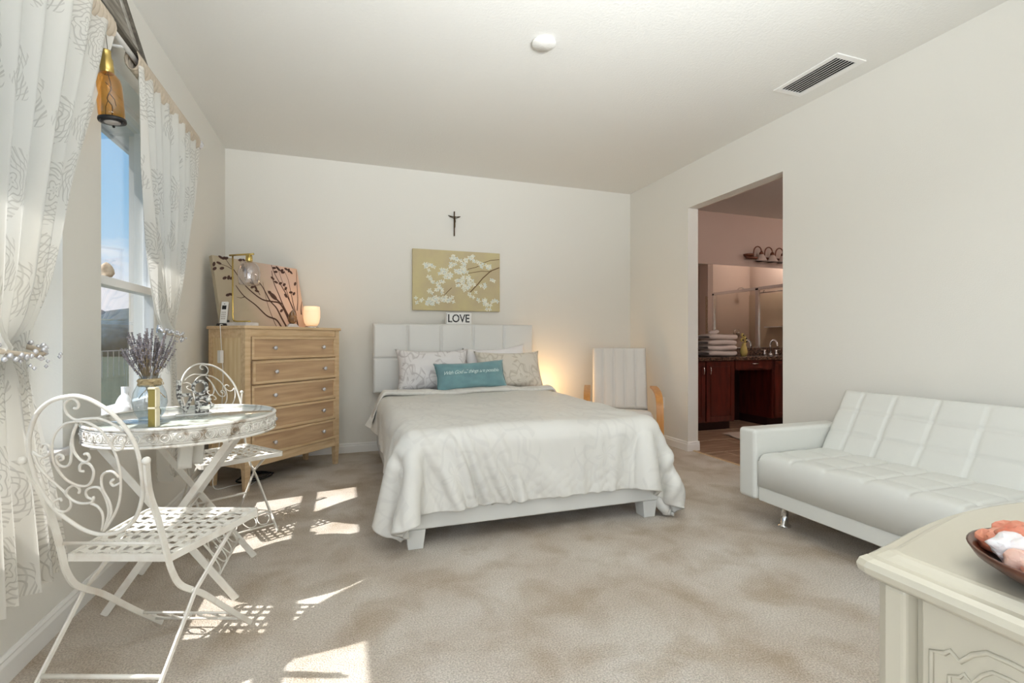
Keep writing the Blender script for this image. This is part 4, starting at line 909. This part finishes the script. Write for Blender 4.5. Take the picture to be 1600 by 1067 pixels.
for k in range(72):
    a = r2.uniform(0, 2 * PI); q = math.sqrt(r2.random()); ln = r2.uniform(.29, .375) - .04 * q; sp = .092 * q
    p0 = (.02 + .018 * math.cos(a + 2), .018 * math.sin(a + 2), .01 + .02 * r2.random()); p1 = (.024 * q * math.cos(a), .024 * q * math.sin(a), .155); p2 = (sp * math.cos(a), sp * math.sin(a), ln)
    P_ = smooth_pts([p0, p1, ((p1[0] + p2[0]) / 2 * 1.02, (p1[1] + p2[1]) / 2, (p1[2] + p2[2]) / 2), p2], 3)
    m = MB(); m.tube(P_, .0011, 4)
    m.m = 1; top = Vector(p2); dr_ = (Vector(p2) - Vector(p1)).normalized(); nb = r2.randint(7, 10)
    for b in range(nb):
        c = top - dr_ * (.0085 * b + (.012 if b > nb - 3 else 0)); s = .0042 if b else .003
        for g_ in (-1, 1): m.lathe_at(c + Vector((g_ * .0022 * math.cos(b * 2.1), g_ * .0022 * math.sin(b * 2.1), 0)), [(0, -s), (s * .75, -s * .2), (s * .5, s * .8), (0, s * 1.3)], 5, (1, 1, 1))
    m.build('lavender_stem', ['stem', 'lavender'], C)
C = empty('gold_block', (-.678, 2.135, .7395), 'narrow gold block with cream edges standing before the glass vase', 'ornament', R(-12))
m = MB(); 
for z in (0, .073): m.m = 0; m.box(-.012, .012, -.012, .012, z, z + .066); m.m = 1; m.box(-.013, .013, -.013, .013, z + .066, z + .073); m.box(.012, .0165, -.012, .012, z, z + .066)
m.build('block', ['gold_block', 'block_edge'], C, bevel=.001)
C = empty('letter_ornament', (-.625, 2.434, .7395), 'grey metal stacked word letters ornament on the cafe table', 'ornament', R(20))
for ch, x, z, w_, h_ in (('L', -.036, .115, .052, .07), ('O', .022, .115, .062, .07), ('V', -.032, .04, .06, .075), ('E', .03, .04, .05, .075)):
    vs, fs = text_mb(ch, .1, 0, 1, .3, .002); xa = [v[0] for v in vs]; ya = [v[1] for v in vs]; za_ = [v[2] for v in vs]
    kx, kz = w_ / (max(xa) - min(xa)), h_ / (max(ya) - min(ya)); cx_, cz_ = (max(xa) + min(xa)) / 2, (max(ya) + min(ya)) / 2; kd = .024 / (max(za_) - min(za_))
    MB().add([((a - cx_) * kx + x, -c_ * kd, (b - cz_) * kz + z) for a, b, c_ in vs], fs).build('letter', 'metal_letter', C)
MB().box(-.065, .065, -.014, .014, 0, .004).build('base_plate', 'metal_plain', C)
m = MB(); m.tube([(.055, -.016, .06), (.065, -.02, .04), (.06, -.018, .02)], .003); m.ball((.052, -.02, .062), .012, 8); m.ball((.066, -.02, .035), .010, 8); m.build('metal_flower', 'metal_plain', C)

# ---------------------------------------------------------------- curtains
def curtain(zs, Ls, Rs, amps, nf, seed, wl, xb=-.90, tie=1.05):
    """zs descending heights; Ls, Rs the two edges (y) at those heights; amps fold depth; nf folds"""
    ph = random.Random(seed); wob = [(ph.uniform(1.5, 5), ph.uniform(0, 6), ph.uniform(.3, .8)) for _ in range(4)]
    zz = zs[::-1]
    def f(u, v):
        z = zs[0] + (zs[-1] - zs[0]) * v
        # pack rows more densely near the tie
        L_, R_, A_ = interp(z, zz, Ls[::-1]), interp(z, zz, Rs[::-1]), interp(z, zz, amps[::-1])
        s = u + .018 * sum(w * math.sin(a * u * 2 * PI + p) for a, p, w in wob) * min(1, (1 - abs(2 * u - 1)) * 4)
        th = 2 * PI * nf * s + .5 * math.sin(2.2 * z + seed)
        k = max(0, 1 - abs(z - tie) / .10) ** 2
        x = xb + A_ * math.sin(th) * (.75 + .25 * math.sin(3.7 * s * PI + 1)) + k * .032 * math.sin(PI * u * 2 + .7) + .012 * math.sin(3 * z + seed)
        y = L_ + (R_ - L_) * s + A_ * .30 * math.cos(th) * .6
        return (x, y, z)
    m = MB(); m.grid(f, nf * 16, 110, uvf=lambda u, v: (u * wl + seed * .37, (1 - v) * 2.1)); return m, f
def smoothtab(zs, vals, dense):
    """monotone-ish smoothing through cosine easing between the knots"""
    v = [interp(z, zs[::-1], vals[::-1]) for z in dense]
    for _ in range(6): v = [v[0]] + [(v[i - 1] + v[i] * 2 + v[i + 1]) / 4 for i in range(1, len(v) - 1)] + [v[-1]]
    return v
def make_curtain(name, label, zs, L_, R_, A_, nf, seed, wl, tie, tiec, hem):
    dense = [2.285 + (hem - 2.285) * i / 90 for i in range(91)]
    l, r, a = (smoothtab(zs, q, dense) for q in (L_, R_, A_))
    C = empty(name, (0, 0, 0), label, 'curtain', 0, 'window curtains')
    m, f = curtain(dense, l, r, a, nf, seed, wl, -.885, tie); o = m.build('panel', 'curtain', C, fixn=False)
    y0, y1 = l[0], r[0]; m = MB()
    n = int((y1 - y0) / .03)
    def h(u, v):
        a_ = 2 * PI * v; q = .5 + .5 * math.sin(2 * PI * n * u + 1.3 * math.sin(9 * u)); z = 2.308 + (.044 + .006 * q) * math.sin(a_)
        return (-.895 + (.020 + .012 * q) * math.cos(a_), y0 + (y1 - y0) * u + .004 * math.sin(2 * PI * n * u), z)
    m.grid(h, n * 8, 12); m.build('ruffled_heading', 'header', C)
    return C
HEM = .33
make_curtain('curtain', 'long white embroidered curtain tied at the window nearest the camera', [2.33, 1.69, 1.40, 1.23, 1.12, 1.04, .95, .8, .6, .33],
             [1.58, 1.60, 1.60, 1.61, 1.62, 1.64, 1.60, 1.57, 1.56, 1.55], [2.36, 2.11, 2.02, 1.95, 1.87, 1.80, 1.82, 1.86, 1.91, 1.96],
             [.022, .030, .034, .036, .030, .024, .034, .04, .042, .045], 6, 1, 1.2, 1.04, 1.7, .33)
make_curtain('curtain', 'long white embroidered curtain tied beside the dresser', [2.33, 1.86, 1.55, 1.38, 1.2, 1.10, 1.02, .8, .6, .33],
             [2.56, 2.60, 2.70, 2.79, 2.90, 2.985, 2.96, 2.95, 2.94, 2.93], [3.53, 3.42, 3.28, 3.22, 3.13, 3.075, 3.11, 3.14, 3.16, 3.17],
             [.020, .028, .032, .034, .030, .024, .034, .038, .04, .04], 8, 2, 1.5, 1.10, 3.03, .33)
def tieback(y, z, hw, hx, label):
    C = empty('curtain_tieback', (-.885, y, z), label, 'tieback', 0, 'crystal curtain tiebacks')
    m = MB(); r3 = random.Random(int(y * 100)); m.tube([(hx * math.cos(t), hw * math.sin(t), -.02 * math.cos(t)) for t in [2 * PI * k / 30 for k in range(30)]], .008, 6, closed=True); m.build('cord', 'header', C)
    m = MB()
    for k in range(44):
        t = 2 * PI * k / 44; m.lathe_at((hx * 1.08 * math.cos(t), hw * 1.08 * math.sin(t), -.02 * math.cos(t) + r3.uniform(-.02, .018)), [(0, -.008), (.008, -.002), (.005, .006), (0, .008)], 6, (1, 1, 1))
    for k in range(10): m.lathe_at((hx * 1.1 * abs(math.cos(k)), hw * r3.uniform(-.6, 1.2), r3.uniform(-.07, -.02)), [(0, -.007), (.006, 0), (0, .007)], 6, (1, 1, 1))
    m.build('crystal_beads', 'knob_glass', C)
tieback(1.72, 1.04, .095, .062, 'crystal beaded tieback around the curtain nearest the camera')
tieback(3.03, 1.10, .065, .05, 'crystal beaded tieback around the curtain beside the dresser')
C = empty('curtain_rod', (-.895, 0, 2.320), 'white curtain rod with a glass ball finial above both windows', 'curtain rod')
MB().tube([(0, .9, 0), (0, 3.55, 0)], .011, 12).build('rod', 'trim', C)
m = MB(); m.ball((0, 3.585, 0), .03, 14); m.tube([(0, 3.545, 0), (0, 3.565, 0)], .014, 10); m.build('finial', 'knob_glass', C)
for y in (1.1, 2.475, 3.53): MB().bar([(-.104, y, -.014), (0, y, -.014)], .012, .006).build('bracket', 'trim', C)

# weathered arched frame above the rod
C = empty('wall_decor', (-.905, 1.775, 2.334), 'weathered grey wooden frame standing on the curtain rod and leaning on the wall', 'wall decor'); C.rotation_euler = (0, R(-12.5), 0)
ol = [(-.925, 0), (.925, 0), (.80, .375), (-.80, .375)]
def yzprism(m, poly, x0, x1):
    n = len(poly); m.add([(x0, a, b) for a, b in poly] + [(x1, a, b) for a, b in poly], [tuple(range(n)), tuple(range(n, 2 * n))] + [(i, (i + 1) % n, n + (i + 1) % n, n + i) for i in range(n)])
def inset(poly, d):
    out = []; n = len(poly)
    for i in range(n):
        a, b, c = Vector(poly[i - 1]), Vector(poly[i]), Vector(poly[(i + 1) % n]); e1 = (b - a).normalized(); e2 = (c - b).normalized()
        n1 = Vector((-e1.y, e1.x)); n2 = Vector((-e2.y, e2.x)); q = (n1 + n2).normalized(); out.append(tuple(b + q * d / max(q.dot(n1), .5)))
    return out
i1, i2 = inset(ol, .024), inset(ol, .055)
m = MB(); yzprism(m, i1, 0, .012); m.build('panel', 'weathered', C)
m = MB(); n = len(ol); m.add([(0.03, a, b) for a, b in ol] + [(.03, a, b) for a, b in i1] + [(0, a, b) for a, b in ol] + [(0, a, b) for a, b in i1], [(i, (i + 1) % n, n + (i + 1) % n, n + i) for i in range(n)] + [(i, (i + 1) % n, 2 * n + (i + 1) % n, 2 * n + i) for i in range(n)] + [(n + i, n + (i + 1) % n, 3 * n + (i + 1) % n, 3 * n + i) for i in range(n)])
m.build('moulding', 'weathered_dark', C)
m = MB(); m.add([(.018, a, b) for a, b in i1] + [(.018, a, b) for a, b in i2] + [(.012, a, b) for a, b in i1] + [(.012, a, b) for a, b in i2], [(i, (i + 1) % n, n + (i + 1) % n, n + i) for i in range(n)] + [(n + i, n + (i + 1) % n, 3 * n + (i + 1) % n, 3 * n + i) for i in range(n)])
m.build('inner_border', 'weathered_light', C)

# amber bottle hanging at the window
C = empty('hanging_bottle', (-.855, 2.272, 1.905), 'amber glass bottle lantern hanging from the curtain rod between the curtains', 'bottle', R(-20))
C.rotation_euler = (R(4), R(-3), R(-15)); C.scale = (.84, .84, 1)
MB().lathe([(.047, .012), (.050, .03), (.050, .135), (.046, .16), (.030, .18), (.023, .186)], 28).build('glass_body', 'glass_amber', C)
m = MB(); m.lathe([(0, 0), (.052, 0), (.054, .006), (.052, .014), (0, .014)], 28); 
for k in range(3): m.ball((.044 * math.cos(k * 2.1), .044 * math.sin(k * 2.1), -.004), .006, 8)
m.m = 1; m.lathe([(0, -.003), (.03, -.003), (.031, .0), (0, .0)], 20); m.build('base_cap', ['black', 'phone_grey'], C)
m = MB(); m.lathe([(.024, .182), (.026, .186), (.026, .235), (.022, .240), (.021, .262), (.023, .268), (0, .27)], 20); m.build('gold_neck', 'brass', C)
m = MB(); m.tube(smooth_pts([(0, 0, .02), (.006, 0, .06), (-.012, 0, .09), (.010, 0, .13), (.0, 0, .19)], 5), .0022, 6); m.tube([(-.008, 0, .085), (-.022, .0, .06), (-.026, 0, .03)], .0016, 5); m.tube([(.0, 0, .11), (.02, 0, .085), (.024, 0, .06)], .0016, 5); m.tube([(.008, 0, .13), (-.012, 0, .15)], .0014, 5)
m.build('wire_lights', 'bronze', C)
m = MB()
for s in (-1, 1): m.tube([(s * .012, 0, .262), (s * .010, 0, .40)], .0015, 5)
m.tube(smooth_pts([(-.01, 0, .40), (-.03, 0, .415), (-.03, 0, .43), (-.01, 0, .432), (.01, 0, .40)], 4), .0025, 6); m.build('hanger_wire', 'weathered_dark', C)

# shells on the rail, porcelain bird on the sill
def stone(name, loc, r, sc, mat, label, cat, seed, group=None, k=.22, rot=0):
    bm = bmesh.new(); bmesh.ops.create_icosphere(bm, subdivisions=3, radius=r)
    for v in bm.verts:
        n = v.co.normalized(); q = mnoise.noise(n * 1.6 + Vector((seed * 3.1, 0, 0))) * k * 1.5 + mnoise.noise(n * 4 + Vector((0, seed, 0))) * k * .5
        v.co = Vector((v.co.x * sc[0], v.co.y * sc[1], v.co.z * sc[2])) * (1 + q)
    me = bpy.data.meshes.new(name); bm.to_mesh(me); bm.free(); me.materials.append(M[mat])
    for p in me.polygons: p.use_smooth = (p.index % 3 != 0)
    o = bpy.data.objects.new(name, me); S.collection.objects.link(o); o.location = loc; o.rotation_euler = (0, 0, rot)
    return tag(o, label, cat, group)
def shell(name, y, s, label, rz):
    C = MB(); prof = [(0, .0), (.028, .006), (.040, .025), (.036, .045), (.026, .062), (.014, .075), (0, .082)]
    C.lathe([(a * s, b * s) for a, b in prof], 22)
    o = C.build(name, 'stone'); 
    for v in o.data.vertices:
        a = math.atan2(v.co.y, v.co.x); q = 1 + .10 * math.cos(5 * a + 30 * v.co.z); v.co.x *= q; v.co.y *= q * .8
    o.location = (XL - .106, y, 1.3675); o.rotation_euler = (0, 0, rz); return tag(o, label, 'seashell', 'seashells on the window rail')
shell('seashell', 2.70, .95, 'pale brown seashell on the window rail nearer the wall pier', .3)
shell('seashell', 2.875, .92, 'pale brown seashell on the window rail nearer the far curtain', 1.2)
C = MB(); C.tube(smooth_pts([(-.0, -.085, .028), (0, -.05, .042), (0, 0, .048), (0, .045, .06), (0, .075, .10), (0, .085, .145), (0, .08, .165)], 6), .045, 18, scale=None)
o = MB(); P_ = smooth_pts([(0, -.10, .030), (0, -.07, .038), (0, -.02, .042), (0, .03, .045), (0, .062, .075), (0, .075, .115), (0, .085, .15), (0, .088, .168)], 5)
nP = len(P_); o.tube(P_, .04, 18, scale=[.25 + .85 * math.sin(PI * min(1, (i + 1.5) / nP * 1.25)) ** .6 if i / nP < .75 else .25 + .85 * math.sin(PI * min(1, (.75 * nP + 1.5) / nP * 1.25)) ** .6 + .35 * (i / nP - .75) for i in range(nP)])
o.m = 1; o.ball((.034, -.055, .045), .004, 6)
o = o.build('porcelain_figurine', ['porcelain', 'black']); tag(o, 'smooth white porcelain animal figurine on the window sill behind the vase', 'figurine'); o.location = (XL - .03, 2.82, SILL + .0005)
o.rotation_euler = (0, 0, R(8))

# ---------------------------------------------------------------- sofa
SF = empty('sofa', (0, 0, 0), 'white leather sofa bed with tufted seat and back along the right wall', 'sofa')
ya, yb = .42, 2.17
m = slab(.56, yb - ya, .19, 1, 1, depth=.012, seam=.008, rad=.045, puff=.006, res=.011, sx=[.13, .33], sy=[y - ya for y in (.63, .82, 1.01, 1.20, 1.39, 1.58, 1.77, 1.96)])
o = m.build('seat_cushion', 'sofa_leather', SF); weld(o); o.location = (2.245, ya, .222)
m = slab(.44, yb - ya, .11, 1, 1, depth=.009, seam=.006, rad=.03, puff=.005, res=.011, sx=[.15, .30], sy=[y - ya for y in (.60, .81, 1.02, 1.23, 1.44, 1.65, 1.86, 2.04)])
o = m.build('backrest', 'sofa_leather', SF); weld(o)
nrm_ = Vector((-.86, 0, .51)); xa_ = Vector((.51, 0, .86)); org = Vector((2.715, ya, .385)) - nrm_ * .11
o.matrix_local = Matrix(((xa_.x, 0, nrm_.x, org.x), (0, 1, 0, org.y), (xa_.z, 0, nrm_.z, org.z), (0, 0, 0, 1)))
for y in (yb + .004, ya - .129): MB().box(2.23, 2.94, y, y + .125, .14, .545).build('arm', 'sofa_leather', SF, bevel=.022, seg=4)
MB().box(2.25, 2.90, ya, yb, .14, .222).build('base_rail', 'sofa_leather', SF, bevel=.008, seg=3)
for x, y in ((2.37, 2.10), (2.86, 2.10), (2.37, .5), (2.86, .5)): MB().lathe([(.034, 0), (.034, .006), (.02, .012), (.019, .135), (.03, .14)], 20, (x, y, 0)).build('leg', 'chrome', SF)

# ---------------------------------------------------------------- cream chest at the right
CT = empty('chest', (0, 0, 0), 'glossy cream bow fronted chest in the lower right corner nearest the camera', 'chest'); CT.scale = (.943, .943, 1.06)
def outline(off):
    x0, x1, y0, y1 = .667 + off, 1.44 - off, -.03 + off, .478 - off * .8; P_ = [(x0, y0), (x1, y0), (x1, y1)]
    for k in range(1, 32):
        t = 1 - k / 32; P_.append((x0 + (x1 - x0) * t, y1 + .064 * (math.sin(PI * t) ** 1.25)))
    c = .012
    return P_ + [(x0 + c * .4, y1 + .002), (x0, y1 - c)]
m = MB(); lay = [(.012, .712), (.002, .718), (0, .726), (.003, .733), (.010, .737), (.020, .7375), (.025, .742), (.030, .7455), (.036, .7468)]
rings = [[(x, y, z) for x, y in outline(o_)] for o_, z in lay]; n = len(rings[0]); vs = [p for r_ in rings for p in r_]
m.add(vs, [(k * n + i, k * n + (i + 1) % n, (k + 1) * n + (i + 1) % n, (k + 1) * n + i) for k in range(len(rings) - 1) for i in range(n)] + [tuple(range(n))[::-1], tuple(range((len(rings) - 1) * n, len(rings) * n))])
m.build('top', 'cream', CT, bevel=.0015)
m = MB(); ob = outline(.03); m.prism([(x, y) for x, y in [(.70, .0), (1.41, .0), (1.41, .44)] + [(.70 + .71 * (1 - k / 16), .44 + .062 * math.sin(PI * (1 - k / 16))) for k in range(1, 16)] + [(.70, .44)]], .08, .712); m.build('body', 'cream', CT)
m = MB(); m.box(.688, .70, .0, .408, .10, .712); m.build('side_panel', 'cream', CT, bevel=.002)
m = MB(); m.prism([(.682, .424), (.70, .418), (.722, .44), (.716, .458), (.690, .462), (.680, .446)], .0, .712); m.build('corner_post', 'cream', CT, bevel=.005, seg=3); 
for x, y in ((1.37, .40), (1.37, .03), (.71, .03)): MB().box(x - .02, x + .02, y - .02, y + .02, 0, .08).build('leg', 'cream', CT)
m = MB()
def crest(d, zt):
    h = .075; kk = 1 - d * 18; P_ = [(-h, -.2), (-h, zt - .022), (-h + .014, zt - .018), (-h + .020, zt - .012), (-h + .030, zt - .018), (-h + .042, zt - .004)] + [(a, zt + .006 - 60 * a * a * .05) for a in (-.02, 0, .02)]
    P_ += [(-a, b) for a, b in P_[:6]][::-1]; return [(.6875, .322 - a * kk, .68 + b - d * 1.2) for a, b in P_]
m.tube(crest(0, 0), .0028, 6); m.tube(crest(.014, 0), .0022, 6); m.tube(smooth_pts([(.6875, .345, .60), (.6875, .332, .645), (.6875, .318, .65), (.6875, .312, .638), (.6875, .322, .63)], 5), .003, 6)
m.build('carved_crest', 'cream', CT)
for z0, z1 in ((.10, .29), (.30, .49), (.50, .70)):
    m = MB(); P_ = [(.74 + .63 * k / 16, .445 + .062 * math.sin(PI * (.055 + .89 * k / 16))) for k in range(17)]
    m.prism(P_ + [(x, y + .012) for x, y in P_[::-1]], z0, z1); d = m.build('drawer', 'cream', CT, bevel=.003)
    for x in (.9, 1.21): MB().ball((x, .528, (z0 + z1) / 2), .012, 10).build('knob', 'brass', d)
BW = empty('wooden_bowl', (.749, .279, .7920), 'shallow dark wooden bowl on the cream chest holding salt rocks', 'bowl')
MB().lathe([(0, 0), (.045, 0), (.075, .008), (.096, .022), (.102, .032), (.099, .033), (.092, .026), (.070, .013), (.04, .008), (0, .007)], 48).build('bowl', 'bowl_wood', BW)
BW.name = 'wooden_bowl'
rk = [(-0.0539, 0.0461, 0.034, 0.0263, 'salt_white'), (-0.0724, 0.0292, 0.028000000000000004, 0.0224, 'salt_pale'), (-0.0727, 0.0039, 0.028000000000000004, 0.0237, 'salt_pink'), (-0.0654, -0.024, 0.028000000000000004, 0.0263, 'salt_orange'), (-0.0347, 0.0712, 0.03, 0.0237, 'salt_pink'), (-0.0479, 0.0207, 0.032, 0.0289, 'salt_orange'), (-0.0261, 0.0471, 0.04, 0.0263, 'salt_orange'), (-0.053, -0.0494, 0.028000000000000004, 0.0263, 'salt_pale'), (-0.0362, -0.0129, 0.038, 0.0316, 'salt_pink'), (0.0007, 0.0696, 0.034, 0.0263, 'salt_orange'), (-0.0061, 0.019, 0.04, 0.0342, 'salt_pale'), (-0.0207, -0.0479, 0.034, 0.0316, 'salt_orange'), (0.0099, -0.0203, 0.04, 0.0342, 'salt_orange'), (0.027, 0.0415, 0.036000000000000004, 0.0316, 'salt_pink'), (0.045, 0.0078, 0.036000000000000004, 0.0316, 'salt_pale'), (0.0191, -0.0552, 0.032, 0.0289, 'salt_pink'), (0.0528, -0.0309, 0.03, 0.0263, 'salt_orange'), (0.0654, 0.0303, 0.03, 0.0237, 'salt_orange')]
cn = {'salt_white': 'white', 'salt_pale': 'pale peach', 'salt_pink': 'pink', 'salt_orange': 'deep orange'}
for i, (x, y, z, r_, mt) in enumerate(rk):
    stone('salt_rock', (.749 + x * .95, .279 + y * .95, .7920 + z + .004), r_ * .76, (1.25, .95, .8), mt, cn[mt] + ' salt rock lying in the dark wooden bowl' + (', the only white one' if mt == 'salt_white' else ''), 'rock', i + 1, cn[mt] + ' salt rocks in the bowl' if mt != 'salt_white' else None, .25, i)

# ---------------------------------------------------------------- armchair by the back wall
AC = empty('armchair', (2.52, 4.08, 0), 'bent birch armchair with cream channelled cushions in the back right corner', 'armchair', R(-28.6))
m = slab(.54, .64, .075, 5, 1, depth=.012, seam=.010, rad=.03, puff=.008, res=.012); o = m.build('back_cushion', 'cushion', AC); weld(o)
# slab x across, y up the back, z to the front
up_ = Vector((0, .20, .61)).normalized(); nf_ = Vector((0, -.61, .20)).normalized(); ax_ = Vector((1, 0, 0)); og = Vector((-.27, .21, .36)) 
o.matrix_local = Matrix(((ax_.x, up_.x, nf_.x, og.x), (ax_.y, up_.y, nf_.y, og.y), (ax_.z, up_.z, nf_.z, og.z), (0, 0, 0, 1)))
m = slab(.54, .52, .08, 1, 1, depth=0, rad=.035, puff=.012, res=.02); o = m.build('seat_cushion', 'cushion', AC); weld(o); o.location = (-.27, -.30, .335); o.rotation_euler = (R(-6), 0, 0)
for s in (-1, 1):
    p = smooth_pts([(s * .32, .36, .02), (s * .32, 0, .02), (s * .32, -.30, .02), (s * .32, -.36, .06), (s * .32, -.37, .20), (s * .32, -.36, .42), (s * .32, -.31, .53), (s * .32, -.20, .58), (s * .32, .0, .60), (s * .32, .15, .60)], 5)
    MB().sweep(p, [(-.03, -.011), (.03, -.011), (.03, .011), (-.03, .011)], up=(0, .3, 1) if False else None, smooth=False).build('armrest', 'poang', AC) if False else None
    m = MB(); q = [Vector(a) for a in p]; vs = []; 
    for i, a in enumerate(q):
        d = (q[min(i + 1, len(q) - 1)] - q[max(i - 1, 0)]).normalized(); nn = Vector((0, -d.z, d.y)) * .011; xx = Vector((.03, 0, 0)); vs += [a - xx - nn, a + xx - nn, a + xx + nn, a - xx + nn]
    m.add(vs, [(4 * i + c, 4 * i + (c + 1) % 4, 4 * i + 4 + (c + 1) % 4, 4 * i + 4 + c) for i in range(len(q) - 1) for c in range(4)] + [(0, 1, 2, 3), tuple(len(vs) - k for k in (1, 2, 3, 4))]); m.build('arm_frame', 'poang', AC)
    p = smooth_pts([(s * .24, -.31, .325), (s * .24, 0, .285), (s * .24, .18, .30), (s * .24, .26, .42), (s * .24, .32, .62), (s * .24, .43, .94)], 5)
    MB().sweep(p, [(-.02, -.009), (.02, -.009), (.02, .009), (-.02, .009)], up=(0, 1, 1), smooth=False).build('seat_frame', 'poang', AC)
MB().box(-.31, .31, -.27, -.23, .27, .30).build('cross_rail', 'poang', AC, bevel=.003); MB().box(-.31, .31, .16, .20, .26, .29).build('cross_rail', 'poang', AC, bevel=.003)
